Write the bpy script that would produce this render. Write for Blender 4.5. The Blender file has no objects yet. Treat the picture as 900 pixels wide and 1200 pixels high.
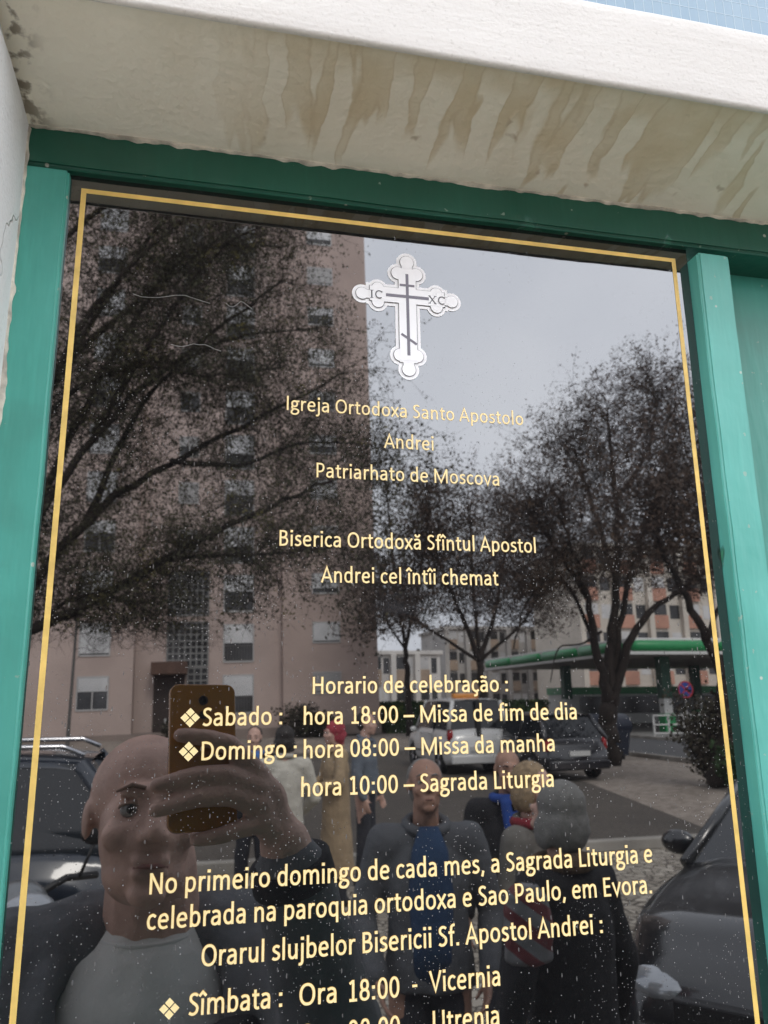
import bpy, bmesh, math, random
from mathutils import Vector, Matrix, noise
import numpy as np

R = math.radians
SC = bpy.context.scene
COL = SC.collection
LENS_Z = 1.85          # lens height above the pavement
LENS_Y = -0.46         # the sign's face is the plane y = 0; the street lies at negative y

# ------------------------------------------------------------------ camera
cam_right = Vector((0.97610, -0.21689, -0.01346))
cam_up = Vector((-0.03769, -0.22997, 0.97247))
cam_fwd = Vector((0.21401, 0.94872, 0.23265))
cd = bpy.data.cameras.new('camera')
cam = bpy.data.objects.new('camera', cd)
COL.objects.link(cam)
m = Matrix.Identity(4)
for i in range(3):
    m[i][0] = cam_right[i]; m[i][1] = cam_up[i]; m[i][2] = -cam_fwd[i]
m[1][3] = LENS_Y; m[2][3] = LENS_Z
cam.matrix_world = m
cd.sensor_fit = 'VERTICAL'; cd.sensor_height = 24.0; cd.sensor_width = 18.0
cd.lens = 18.434
cd.clip_start = 0.005; cd.clip_end = 600
cd.dof.use_dof = True; cd.dof.focus_distance = 0.475; cd.dof.aperture_fstop = 13.0
SC.camera = cam

# ------------------------------------------------------------------ sky, sun, exposure
W = bpy.data.worlds.new('World'); SC.world = W; W.use_nodes = True
nt = W.node_tree
SUN_EL, SUN_AZ = 46.0, 12.0      # azimuth measured from +y (behind the sign's wall) towards +x
sky = nt.nodes.new('ShaderNodeTexSky'); sky.sky_type = 'NISHITA'; sky.sun_disc = False
sky.sun_elevation = R(SUN_EL); sky.sun_rotation = R(SUN_AZ)
sky.air_density = 1.3; sky.dust_density = 4.0; sky.ozone_density = 1.0
hs = nt.nodes.new('ShaderNodeHueSaturation'); hs.inputs['Saturation'].default_value = 0.22
nt.links.new(sky.outputs[0], hs.inputs['Color'])
# the cloud sheet: soft grey-white cover over the whole dome
tcw = nt.nodes.new('ShaderNodeTexCoord')
cn = nt.nodes.new('ShaderNodeTexNoise'); cn.inputs['Scale'].default_value = 2.2; cn.inputs['Detail'].default_value = 5
nt.links.new(tcw.outputs['Generated'], cn.inputs['Vector'])
cr = nt.nodes.new('ShaderNodeValToRGB')
cr.color_ramp.elements[0].position = 0.3; cr.color_ramp.elements[0].color = (9.3, 9.9, 11.3, 1)
cr.color_ramp.elements[1].position = 0.75; cr.color_ramp.elements[1].color = (13.2, 13.6, 14.6, 1)
nt.links.new(cn.outputs['Fac'], cr.inputs[0])
mx = nt.nodes.new('ShaderNodeMix'); mx.data_type = 'RGBA'; mx.inputs['Factor'].default_value = 0.75
nt.links.new(hs.outputs[0], mx.inputs[6]); nt.links.new(cr.outputs[0], mx.inputs[7])
bg = nt.nodes['Background']; bg.inputs['Strength'].default_value = 0.15
nt.links.new(mx.outputs[2], bg.inputs['Color'])

sd = bpy.data.lights.new('sun', 'SUN'); sd.energy = 1.5; sd.angle = R(14); sd.color = (1.0, 0.95, 0.88)
sun = bpy.data.objects.new('sun', sd); COL.objects.link(sun)
sdir = Vector((math.sin(R(SUN_AZ)) * math.cos(R(SUN_EL)), math.cos(R(SUN_AZ)) * math.cos(R(SUN_EL)), math.sin(R(SUN_EL))))
sun.rotation_euler = sdir.to_track_quat('Z', 'Y').to_euler()
sun.location = sdir * 60

SC.view_settings.view_transform = 'Standard'; SC.view_settings.look = 'None'
SC.view_settings.exposure = 1.3; SC.view_settings.gamma = 1.0; SC.view_settings.use_curve_mapping = False
SC.cycles.use_denoising = True
SC.cycles.max_bounces = 6; SC.cycles.diffuse_bounces = 3; SC.cycles.glossy_bounces = 4
SC.cycles.caustics_reflective = False; SC.cycles.caustics_refractive = False

# ------------------------------------------------------------------ helpers
def at(px, py, V):
    """World point of something seen reflected in the sign: its direction in the 900x1200 photograph and its depth V along the sign's normal."""
    a, b = (px - 450) / 921.68, (600 - py) / 921.68
    d = cam_right * a + cam_up * b + cam_fwd
    d = d / d.y
    return Vector((d.x * V, -(V + LENS_Y), LENS_Z + d.z * V))

def link(o, parent=None):
    COL.objects.link(o)
    if parent is not None: o.parent = parent
    return o

def tag(o, label=None, cat=None, group=None, kind=None):
    for k, v in (('label', label), ('category', cat), ('group', group), ('kind', kind)):
        if v: o[k] = v
    return o

def thing(name, label, cat, loc=(0, 0, 0), rz=0.0, group=None):
    o = bpy.data.objects.new(name, None); o.empty_display_size = 0.1
    link(o); o.location = loc; o.rotation_euler = (0, 0, rz)
    return tag(o, label, cat, group)

def mesh(name, verts, faces, mats, parent=None, smooth=False, fmat=None):
    me = bpy.data.meshes.new(name)
    me.from_pydata([tuple(v) for v in verts], [], faces)
    for mt in (mats if isinstance(mats, (list, tuple)) else [mats]): me.materials.append(mt)
    if fmat is not None: me.polygons.foreach_set('material_index', fmat)
    if smooth: me.polygons.foreach_set('use_smooth', [True] * len(me.polygons))
    me.update()
    return link(bpy.data.objects.new(name, me), parent)

class MB:
    """Collects boxes, tubes, prisms into one mesh."""
    def __init__(s): s.v = []; s.f = []; s.m = []
    def add(s, vs, fs, mi=0):
        n = len(s.v); s.v += [Vector(v) for v in vs]
        s.f += [tuple(i + n for i in f) for f in fs]; s.m += [mi] * len(fs)
        return s
    def box(s, x0, x1, y0, y1, z0, z1, mi=0, bev=0.0, M=None):
        bm = bmesh.new()
        bmesh.ops.create_cube(bm, size=1)
        for v in bm.verts:
            v.co = Vector(((x0 + x1) / 2 + v.co.x * (x1 - x0), (y0 + y1) / 2 + v.co.y * (y1 - y0), (z0 + z1) / 2 + v.co.z * (z1 - z0)))
        if bev: bmesh.ops.bevel(bm, geom=list(bm.edges), offset=bev, segments=2, affect='EDGES', profile=0.5)
        s.bm(bm, mi, M); return s
    def bm(s, bm, mi=0, M=None):
        bm.verts.index_update()
        s.add([(M @ v.co if M else v.co.copy()) for v in bm.verts], [[v.index for v in f.verts] for f in bm.faces], mi); bm.free()
    def ell(s, c, r, mi=0, M=None, u=16, w=10):
        bm = bmesh.new(); bmesh.ops.create_uvsphere(bm, u_segments=u, v_segments=w, radius=1)
        c = Vector(c)
        for v in bm.verts:
            p = Vector((v.co.x * r[0], v.co.y * r[1], v.co.z * r[2]))
            v.co = (M @ p if M else p) + c
        s.bm(bm, mi); return s
    def cap(s, p, q, r1, r2=None, mi=0, n=12, k=4):
        """tapered capsule"""
        p, q = Vector(p), Vector(q); r2 = r1 if r2 is None else r2
        d = q - p; L = d.length
        if L < 1e-6: return s.ell(p, (r1, r1, r1), mi)
        d /= L; a = d.orthogonal().normalized(); b = d.cross(a)
        rings = []
        for i in range(k + 1):
            t = -math.pi / 2 + (math.pi / 2) * i / k
            rings.append((p + d * (math.sin(t) * r1), math.cos(t) * r1))
        for i in range(k + 1):
            t = (math.pi / 2) * i / k
            rings.append((q + d * (math.sin(t) * r2), math.cos(t) * r2))
        s.loft(rings, a, b, n, mi); return s
    def loft(s, rings, a, b, n, mi=0):
        vs = []; fs = []
        for c, r in rings:
            r = max(r, 1e-5)
            vs += [c + a * (r * math.cos(2 * math.pi * j / n)) + b * (r * math.sin(2 * math.pi * j / n)) for j in range(n)]
        for i in range(len(rings) - 1):
            for j in range(n):
                fs.append((i * n + j, i * n + (j + 1) % n, (i + 1) * n + (j + 1) % n, (i + 1) * n + j))
        fs.append(tuple(reversed(range(n)))); fs.append(tuple((len(rings) - 1) * n + j for j in range(n)))
        s.add(vs, fs, mi)
    def tube(s, pts, rad, n=6, mi=0):
        """a bent tube through pts with a radius per point"""
        pts = [Vector(p) for p in pts]
        if not isinstance(rad, (list, tuple)): rad = [rad] * len(pts)
        base = len(s.v); N = len(pts); up = None
        for i, p in enumerate(pts):
            d = (pts[min(i + 1, N - 1)] - pts[max(i - 1, 0)]).normalized()
            if up is None: up = d.orthogonal().normalized()
            up = (up - d * up.dot(d)); up = up.normalized() if up.length > 1e-6 else d.orthogonal().normalized()
            b = d.cross(up)
            s.v += [p + up * (rad[i] * math.cos(2 * math.pi * j / n)) + b * (rad[i] * math.sin(2 * math.pi * j / n)) for j in range(n)]
        for i in range(N - 1):
            for j in range(n):
                s.f.append((base + i * n + j, base + i * n + (j + 1) % n, base + (i + 1) * n + (j + 1) % n, base + (i + 1) * n + j)); s.m.append(mi)
        s.f.append(tuple(base + j for j in reversed(range(n)))); s.m.append(mi)
        s.f.append(tuple(base + (N - 1) * n + j for j in range(n))); s.m.append(mi)
        return s
    def ring(s, c, r, w, axis, th, n=24, mi=0):
        """flat annulus with thickness: tyre or rim"""
        c = Vector(c); d = Vector(axis).normalized(); a = d.orthogonal().normalized(); b = d.cross(a)
        prof = [(r - w, -th / 2), (r - w * .15, -th / 2), (r, -th * .3), (r, th * .3), (r - w * .15, th / 2), (r - w, th / 2)]
        k = len(prof); vs = []
        for j in range(n):
            e = a * math.cos(2 * math.pi * j / n) + b * math.sin(2 * math.pi * j / n)
            vs += [c + e * q[0] + d * q[1] for q in prof]
        fs = [(j * k + i, j * k + (i + 1) % k, ((j + 1) % n) * k + (i + 1) % k, ((j + 1) % n) * k + i) for j in range(n) for i in range(k)]
        s.add(vs, fs, mi); return s
    def cyl(s, p, q, r, n=16, mi=0):
        p, q = Vector(p), Vector(q); d = (q - p).normalized(); a = d.orthogonal().normalized(); b = d.cross(a)
        s.loft([(p, r), (q, r)], a, b, n, mi); return s
    def build(s, name, mats, parent=None, smooth=False):
        return mesh(name, s.v, s.f, mats, parent, smooth, s.m)

def remesh(mb, name, mat, parent, voxel, smooth=3, disp=None):
    """joins the pieces of mb into one continuous skin"""
    tmp = mb.build('tmp', mat)
    md = tmp.modifiers.new('r', 'REMESH'); md.mode = 'VOXEL'; md.voxel_size = voxel; md.adaptivity = 0
    dg = bpy.context.evaluated_depsgraph_get(); dg.update()
    me = bpy.data.meshes.new_from_object(tmp.evaluated_get(dg))
    old = tmp.data; bpy.data.objects.remove(tmp); bpy.data.meshes.remove(old)
    bm = bmesh.new(); bm.from_mesh(me)
    for _ in range(smooth): bmesh.ops.smooth_vert(bm, verts=bm.verts, factor=0.5, use_axis_x=True, use_axis_y=True, use_axis_z=True)
    if disp:
        bm.normal_update()
        for v in bm.verts: v.co += v.normal * disp(v.co)
    bm.to_mesh(me); bm.free()
    me.name = name; me.materials.clear(); me.materials.append(mat)
    me.polygons.foreach_set('use_smooth', [True] * len(me.polygons)); me.update()
    return link(bpy.data.objects.new(name, me), parent)

# ------------------------------------------------------------------ materials
def mat(name, col, rough=0.6, var=0.0, scale=8.0, metal=0.0, bump=0.0, bscale=None, spec=0.5, coat=0.0, col2=None, detail=4.0):
    mt = bpy.data.materials.new(name); mt.use_nodes = True
    n = mt.node_tree.nodes; l = mt.node_tree.links; p = n['Principled BSDF']
    p.inputs['Base Color'].default_value = (*col, 1); p.inputs['Roughness'].default_value = rough
    p.inputs['Metallic'].default_value = metal; p.inputs['Specular IOR Level'].default_value = spec
    p.inputs['Coat Weight'].default_value = coat; p.inputs['Coat Roughness'].default_value = 0.06
    if var or col2 or bump:
        tc = n.new('ShaderNodeTexCoord')
        nz = n.new('ShaderNodeTexNoise'); nz.inputs['Scale'].default_value = scale; nz.inputs['Detail'].default_value = detail
        l.new(tc.outputs['Object'], nz.inputs['Vector'])
        if var or col2:
            rp = n.new('ShaderNodeValToRGB')
            c2 = col2 or tuple(c * (1 + var) for c in col); c1 = col if col2 else tuple(c * (1 - var) for c in col)
            rp.color_ramp.elements[0].position = 0.35; rp.color_ramp.elements[0].color = (*c1, 1)
            rp.color_ramp.elements[1].position = 0.65; rp.color_ramp.elements[1].color = (*c2, 1)
            l.new(nz.outputs['Fac'], rp.inputs[0]); l.new(rp.outputs[0], p.inputs['Base Color'])
        if bump:
            nb = n.new('ShaderNodeTexNoise'); nb.inputs['Scale'].default_value = bscale or scale * 6; nb.inputs['Detail'].default_value = 3
            l.new(tc.outputs['Object'], nb.inputs['Vector'])
            bp = n.new('ShaderNodeBump'); bp.inputs['Strength'].default_value = 1.0; bp.inputs['Distance'].default_value = bump
            l.new(nb.outputs['Fac'], bp.inputs['Height']); l.new(bp.outputs[0], p.inputs['Normal'])
    return mt

class NG:
    """terse node-graph writer for one material"""
    def __init__(s, name, rough=0.6):
        s.mt = bpy.data.materials.new(name); s.mt.use_nodes = True
        s.n = s.mt.node_tree.nodes; s.l = s.mt.node_tree.links; s.p = s.n['Principled BSDF']
        s.p.inputs['Roughness'].default_value = rough
        s.tc = s.n.new('ShaderNodeTexCoord'); s.co = s.tc.outputs['Object']
    def put(s, sock, v):
        if isinstance(v, bpy.types.NodeSocket): s.l.new(v, sock)
        else: sock.default_value = (*v, 1) if isinstance(v, tuple) and len(v) == 3 and sock.type == 'RGBA' else v
    def math(s, op, a, b=0.0, c=None, clamp=False):
        q = s.n.new('ShaderNodeMath'); q.operation = op; q.use_clamp = clamp
        s.put(q.inputs[0], a); s.put(q.inputs[1], b)
        if c is not None: s.put(q.inputs[2], c)
        return q.outputs[0]
    def map(s, scale=(1, 1, 1), loc=(0, 0, 0), rot=(0, 0, 0)):
        q = s.n.new('ShaderNodeMapping'); q.inputs['Scale'].default_value = scale; q.inputs['Location'].default_value = loc; q.inputs['Rotation'].default_value = rot
        s.l.new(s.co, q.inputs['Vector']); return q.outputs[0]
    def noise(s, scale, detail=3.0, vec=None, rough=0.5, dist=0.0):
        q = s.n.new('ShaderNodeTexNoise'); q.inputs['Scale'].default_value = scale; q.inputs['Detail'].default_value = detail
        q.inputs['Roughness'].default_value = rough; q.inputs['Distortion'].default_value = dist
        s.l.new(vec or s.co, q.inputs['Vector']); return q.outputs['Fac']
    def vor(s, scale, vec=None, feature='F1', rnd=1.0):
        q = s.n.new('ShaderNodeTexVoronoi'); q.inputs['Scale'].default_value = scale; q.feature = feature; q.inputs['Randomness'].default_value = rnd
        s.l.new(vec or s.co, q.inputs['Vector']); return q
    def step(s, v, a, b):
        q = s.n.new('ShaderNodeMapRange'); q.interpolation_type = 'SMOOTHSTEP'
        s.put(q.inputs['Value'], v); s.put(q.inputs['From Min'], a); s.put(q.inputs['From Max'], b)
        return q.outputs['Result']
    def mix(s, f, a, b):
        q = s.n.new('ShaderNodeMix'); q.data_type = 'RGBA'
        s.put(q.inputs[0], f); s.put(q.inputs[6], a); s.put(q.inputs[7], b); return q.outputs[2]
    def sep(s):
        q = s.n.new('ShaderNodeSeparateXYZ'); s.l.new(s.co, q.inputs[0]); return q.outputs
    def bump(s, h, dist, strength=1.0):
        q = s.n.new('ShaderNodeBump'); q.inputs['Distance'].default_value = dist; q.inputs['Strength'].default_value = strength
        s.put(q.inputs['Height'], h); s.l.new(q.outputs[0], s.p.inputs['Normal'])
    def base(s, c): s.put(s.p.inputs['Base Color'], c); return s.mt

def plaster(name, col, stain):
    g = NG(name, 0.85)
    a = g.noise(6, 5); b = g.noise(90, 3); c = g.noise(1.7, 4, dist=1.0)
    base = g.mix(g.step(a, .35, .7), col, tuple(k * .93 for k in col))
    base = g.mix(g.math('MULTIPLY', g.step(c, .55, .75), .5), base, stain)
    # hairline cracks: thin edges of a few large warped cells
    wv = g.n.new('ShaderNodeVectorMath'); wv.operation = 'ADD'
    nz = g.n.new('ShaderNodeTexNoise'); nz.inputs['Scale'].default_value = 28; g.l.new(g.co, nz.inputs['Vector'])
    sc = g.n.new('ShaderNodeVectorMath'); sc.operation = 'SCALE'; sc.inputs['Scale'].default_value = 0.05
    g.l.new(nz.outputs['Color'], sc.inputs[0]); g.l.new(g.co, wv.inputs[0]); g.l.new(sc.outputs[0], wv.inputs[1])
    v = g.vor(7.0, wv.outputs[0], 'DISTANCE_TO_EDGE')
    crack = g.math('MULTIPLY', g.math('SUBTRACT', 1.0, g.step(v.outputs['Distance'], 0.0, .006)), g.step(g.noise(5, 1), .55, .62))
    base = g.mix(g.math('MULTIPLY', crack, .55), base, (.22, .18, .14))
    brush = g.noise(260, 2, g.map((.10, 1, 1)))
    g.bump(g.math('ADD', g.math('ADD', g.math('MULTIPLY', g.noise(420, 3), .45), g.math('MULTIPLY', brush, .35)), g.math('ADD', g.math('MULTIPLY', b, .3), g.math('MULTIPLY', crack, -1.0))), .0010, .8)
    base = g.mix(g.math('MULTIPLY', g.step(g.noise(330, 2), .62, .72), .22), base, tuple(k * .6 for k in stain))
    return g.base(base)

# ================================================================== THE DOORWAY
Z = LENS_Z
def place(parent, o):
    """vertices are written in world coordinates; keep them there under a thing that stands elsewhere"""
    o.location = -parent.location
    return o

M_fascia = plaster('white_plaster', (.64, .615, .57), (.57, .53, .46))

def soffit_material():
    g = NG('stained_plaster', 0.85)
    s = g.sep(); x, y = s['X'], s['Y']
    w = g.math('MULTIPLY', g.math('ADD', y, .096), 1 / .096)            # 0 at the front arris, 1 at the frame
    warp = g.math('MULTIPLY', g.math('SUBTRACT', g.noise(30, 3), .5), .016)
    xw = g.math('ADD', x, warp)
    cx = g.n.new('ShaderNodeCombineXYZ'); g.l.new(xw, cx.inputs[0])
    g.l.new(g.math('MULTIPLY', y, .12), cx.inputs[1])
    stripe = g.noise(74, 1.0, cx.outputs[0])
    cl = g.n.new('ShaderNodeCombineXYZ'); g.l.new(xw, cl.inputs[0]); cl.inputs[1].default_value = 3.7
    length = g.noise(26, 2, cl.outputs[0])
    lenm = g.math('SUBTRACT', g.math('MULTIPLY', length, 2.9), .62)       # how far each run reaches
    right = g.step(x, -.03, .05)
    reach = g.step(g.math('SUBTRACT', lenm, w), -.05, .12)
    thr = g.math('ADD', .47, g.math('MULTIPLY', w, .05))
    run = g.math('MULTIPLY', g.step(g.math('SUBTRACT', stripe, thr), -.01, .05), reach)
    rim = g.math('MULTIPLY', run, g.math('SUBTRACT', 1.0, g.step(g.math('SUBTRACT', stripe, thr), .02, .09)))
    front = g.math('SUBTRACT', 1.0, g.step(g.math('ADD', w, g.math('MULTIPLY', g.noise(35, 3), .42)), .26, .50))
    runs = g.math('MULTIPLY', g.math('MAXIMUM', run, front), right)
    blot = g.step(g.noise(9, 5, dist=.6), .45, .75)
    base = g.mix(blot, (.90, .84, .71), (.82, .75, .61))
    base = g.mix(g.math('MULTIPLY', runs, g.math('ADD', .30, g.math('MULTIPLY', g.step(g.noise(24, 4), .3, .7), .35))), base, (.60, .47, .27))
    base = g.mix(g.math('MULTIPLY', g.math('MULTIPLY', rim, right), .30), base, (.46, .33, .17))
    tip = g.math('MULTIPLY', g.step(g.noise(70, 2), .62, .7), g.step(g.math('ABSOLUTE', g.math('SUBTRACT', lenm, w)), .16, .0))
    base = g.mix(g.math('MULTIPLY', g.math('MULTIPLY', tip, right), .5), base, (.26, .15, .06))
    dirt = g.math('MULTIPLY', g.math('SUBTRACT', 1.0, g.step(x, -.118, -.098)), g.step(g.noise(80, 5), .50, .60))
    base = g.mix(g.math('MULTIPLY', dirt, .8), base, (.12, .08, .045))
    back = g.math('MULTIPLY', g.step(w, .86, .99), g.step(g.noise(60, 4), .42, .6))
    base = g.mix(g.math('MULTIPLY', back, .4), base, (.2, .15, .1))
    cv = g.vor(16, None, 'DISTANCE_TO_EDGE')
    g.bump(g.math('ADD', g.math('MULTIPLY', g.noise(170, 4), 1.0), g.math('MULTIPLY', g.noise(30, 4), .8)), .0014, .7)
    return g.base(base)

lintel = thing('lintel', 'white plastered lintel with a brown-streaked underside above the green door frame', 'lintel', (0.3, -.05, Z + .35))
# the fascia: a bar with worn, rounded arrises
def fascia_mesh():
    xs = np.arange(-.9, 1.6, .006)
    z0, z1, y0, y1 = .3627, .4235, -.096, -.055
    prof = []
    r = .003
    for t in range(5):
        a = R(180 + 90 * t / 4); prof.append((y0 + r + r * math.cos(a), z0 + r + r * math.sin(a)))
    prof = [(y0 + r + r * math.cos(R(180 + 90 * t / 4)), z0 + r + r * math.sin(R(180 + 90 * t / 4))) for t in range(4, -1, -1)]
    prof += [(y0, z0 + (z1 - z0) * t) for t in (.2, .35, .5, .65, .8)]
    r2 = .003
    prof += [(y0 + r2 - r2 * math.cos(R(90 * t / 3)), z1 - r2 + r2 * math.sin(R(90 * t / 3))) for t in range(4)]
    prof += [(y1, z1), (y1, z0)]
    vs = []; fs = []; k = len(prof)
    for x in xs:
        for i, (y, z) in enumerate(prof):
            n1 = noise.noise(Vector((x * 9, y * 30, z * 20))) * .0010 + noise.noise(Vector((x * 90, y * 120, z * 120))) * .00025
            vs.append((x, y + n1 * (1 if y < -.06 else 0), Z + z + n1 * .6))
    for i in range(len(xs) - 1):
        for j in range(k - 1):
            fs.append((i * k + j, i * k + j + 1, (i + 1) * k + j + 1, (i + 1) * k + j))
    return vs, fs
v_, f_ = fascia_mesh()
place(lintel, mesh('fascia', v_, f_, M_fascia, lintel, True))
# the underside, rising a little to the front, with a ragged plaster bead over the top of the door rail
vs = []; fs = []; xs = np.arange(-.9, 1.6, .008); ys = np.linspace(-.0925, .03, 16); k = len(ys)
for x in xs:
    for y in ys:
        t = min(1, max(0, (y + .0925) / .0865))
        z = .3645 + (.3475 - .3645) * t + noise.noise(Vector((x * 18, y * 25, 1))) * .0011
        vs.append((x, y, Z + z))
for i in range(len(xs) - 1):
    for j in range(k - 1): fs.append((i * k + j, i * k + j + 1, (i + 1) * k + j + 1, (i + 1) * k + j))
place(lintel, mesh('soffit', vs, fs, soffit_material(), lintel, True))
vs = []; fs = []; xs = np.arange(-.125, .9, .0025)
M_bead = mat('plaster_bead', (.52, .48, .40), .9, .35, 90, bump=.0008, bscale=300)
for x in xs:
    d = .0004 + .0042 * max(0, noise.noise(Vector((x * 26, 2, 0))) * .6 + noise.noise(Vector((x * 120, 7, 0))) * .5 + .12)
    vs += [(x, -.0085, Z + .3500), (x, -.0085, Z + .3478 - d * .5), (x, -.0064, Z + .3478 - d)]
for i in range(len(xs) - 1):
    for j in range(2): fs.append((i * 3 + j, (i + 1) * 3 + j, (i + 1) * 3 + j + 1, i * 3 + j + 1))
place(lintel, mesh('plaster_edge', vs, fs, M_bead, lintel, True))

# left pier with the white reveal
pier = thing('plaster_pier', 'white roughcast wall end standing to the left of the green door frame', 'wall', (-.5, 0, 0))
M_pier = plaster('roughcast', (.72, .71, .69), (.60, .57, .52))
vs = []; fs = []; zs = np.arange(0, Z + .362, .02); ys = [-.1, -.097, -.08, -.06, -.04, -.02, 0.0, .06]
for z in zs:
    for y in ys:
        n1 = noise.noise(Vector((y * 30, z * 14, 0))) * .0016
        vs.append((-.1188 + n1 - (.003 if y == -.1 else 0), y, z))
k = len(ys)
for i in range(len(zs) - 1):
    for j in range(k - 1): fs.append((i * k + j, i * k + j + 1, (i + 1) * k + j + 1, (i + 1) * k + j))
place(pier, mesh('reveal', vs, fs, M_pier, pier, True))
place(pier, MB().box(-3.2, -.1219, -.1, .3, 0, Z + .360).build('pier_body', M_pier, pier))
vs = []; fs = []; zs = np.arange(0.3, Z + .3475, .003)
for z in zs:
    d = .0006 + .004 * max(0, noise.noise(Vector((z * 22, 2, 5))) * .7 + noise.noise(Vector((z * 110, 7, 5))) * .45 + .06)
    vs += [(-.1205, -.0085, z), (-.1186 + d * .5, -.0085, z), (-.1186 + d, -.0063, z)]
for i in range(len(zs) - 1):
    for j in range(2): fs.append((i * 3 + j, i * 3 + j + 1, (i + 1) * 3 + j + 1, (i + 1) * 3 + j))
place(pier, mesh('plaster_edge', vs, fs, M_bead, pier, True))

# tiled wall above the lintel
g = NG('pale_blue_tile', .28)
s = g.sep()
bt = g.n.new('ShaderNodeTexBrick'); bt.offset = 0; bt.inputs['Scale'].default_value = 1.0
bt.inputs['Brick Width'].default_value = .0072; bt.inputs['Row Height'].default_value = .0125
bt.inputs['Mortar Size'].default_value = .00042; bt.inputs['Mortar Smooth'].default_value = .6
bt.inputs['Color1'].default_value = (.165, .265, .345, 1); bt.inputs['Color2'].default_value = (.20, .30, .375, 1); bt.inputs['Mortar'].default_value = (.31, .41, .47, 1)
cb = g.n.new('ShaderNodeCombineXYZ'); g.l.new(s['X'], cb.inputs[0]); g.l.new(s['Z'], cb.inputs[1]); g.l.new(cb.outputs[0], bt.inputs['Vector'])
col = g.mix(g.math('MULTIPLY', g.noise(40, 4), .3), bt.outputs['Color'], (.29, .36, .40))
g.bump(bt.outputs['Fac'], .0004, .8)
M_tile = g.base(col)
tw = thing('tiled_wall', 'pale blue wall of narrow upright tiles above the white lintel', 'wall', (0.3, 0, Z + .4))
place(tw, MB().box(-6, 9, -.06, .3, Z + .4, 3.4).build('tile_facing', M_tile, tw))
rw = thing('masonry_wall', 'white rendered wall beyond the right side of the green door', 'wall', (3, 0, 0))
place(rw, MB().box(1.0, 9, -.09, .3, 0, Z + .361).build('wall_face', M_pier, rw))

# ------------------------------------------------------------------ green paint
def paint(name, c1, c2, chip, wear=.0):
    g = NG(name, .38)
    a = g.noise(11, 4); f = g.noise(160, 2, g.map((1, 1, .12)))
    base = g.mix(g.step(a, .3, .7), c1, c2)
    base = g.mix(g.math('MULTIPLY', g.step(f, .5, .75), .25), base, tuple(min(1, k * 1.25) for k in c2))
    v = g.noise(17, 3, g.map((1.4, 1, .55), (.31, .2, .77)), .5, .5)
    peel = g.step(v, .625 - wear, .64 - wear)
    edge = g.math('MULTIPLY', g.step(v, .612 - wear, .625 - wear), g.math('SUBTRACT', 1.0, g.step(v, .645 - wear, .66 - wear)))
    base = g.mix(g.math('MULTIPLY', peel, .8), base, chip)
    base = g.mix(g.math('MULTIPLY', edge, .6), base, (.03, .12, .09))
    sm_ = g.step(g.noise(150, 5), .70, .715)
    base = g.mix(g.math('MULTIPLY', sm_, .6), base, (.30, .38, .31))
    gr = g.math('MULTIPLY', g.step(g.noise(7, 6, dist=1.5), .52, .72), .22)
    base = g.mix(gr, base, (.06, .14, .105))
    sp = g.vor(75, None); sr = g.n.new('ShaderNodeSeparateColor'); g.l.new(sp.outputs['Color'], sr.inputs[0])
    dot = g.math('MULTIPLY', g.math('SUBTRACT', 1.0, g.step(sp.outputs['Distance'], .07, .12)), g.step(sr.outputs[0], .86, .9))
    base = g.mix(g.math('MULTIPLY', dot, .7), base, (.55, .52, .45))
    g.l.new(g.math('ADD', .30, g.math('MULTIPLY', a, .16)), g.p.inputs['Roughness'])
    g.bump(g.math('ADD', g.math('MULTIPLY', g.noise(60, 3, g.map((1, 1, .35))), .9), g.math('SUBTRACT', g.math('MULTIPLY', f, .35), g.math('MULTIPLY', peel, .9))), .0011, .65)
    return g.base(base)
M_green = paint('green_paint', (.062, .315, .25), (.078, .365, .295), (.18, .44, .34), -.06)
M_green_r = paint('green_paint_worn', (.075, .34, .28), (.105, .41, .345), (.10, .48, .22), .035)
M_green_shade = paint('shaded_green_paint', (.0075, .076, .048), (.0105, .094, .060), (.02, .14, .085), -.04)  # frame green with the lintel's shade painted into its colour, for the top rail
M_panel = paint('green_panel_paint', (.05, .27, .21), (.065, .31, .25), (.06, .30, .22))

frame = thing('door_frame', 'green painted wooden door frame with peeling paint around the black church sign', 'door frame', (.12, 0, 0))
F = lambda n, a, mt=M_green: place(frame, a.build(n, mt, frame, False))
def bar(x0, x1, y0, y1, z0, z1, bev, axis, mt, name, seed=0):
    """a painted timber with a wavy hand-worn face"""
    bm = bmesh.new(); bmesh.ops.create_cube(bm, size=1)
    for v in bm.verts: v.co = Vector(((x0 + x1) / 2 + v.co.x * (x1 - x0), (y0 + y1) / 2 + v.co.y * (y1 - y0), (z0 + z1) / 2 + v.co.z * (z1 - z0)))
    bmesh.ops.bevel(bm, geom=list(bm.edges), offset=bev, segments=3, affect='EDGES')
    L = (x1 - x0) if axis == 0 else (z1 - z0); n = max(2, int(L / .012))
    for i in range(1, n):
        co = Vector((x0 + L * i / n, 0, 0)) if axis == 0 else Vector((0, 0, z0 + L * i / n))
        bmesh.ops.bisect_plane(bm, geom=list(bm.verts) + list(bm.edges) + list(bm.faces), plane_co=co, plane_no=Vector((1, 0, 0)) if axis == 0 else Vector((0, 0, 1)))
    for v in bm.verts:
        q = v.co * 22 + Vector((seed, 0, 0))
        v.co += Vector((noise.noise(q), noise.noise(q + Vector((9, 0, 0))), noise.noise(q + Vector((0, 9, 0))))) * .0005
    mb = MB(); mb.bm(bm); o = mb.build(name, mt, frame, True)
    for p in o.data.polygons: p.use_smooth = False
    return place(frame, o)
bar(-.1212, -.0935, -.0062, .03, 0.1, Z + .3212, .0016, 2, M_green, 'left_stile')
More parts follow.
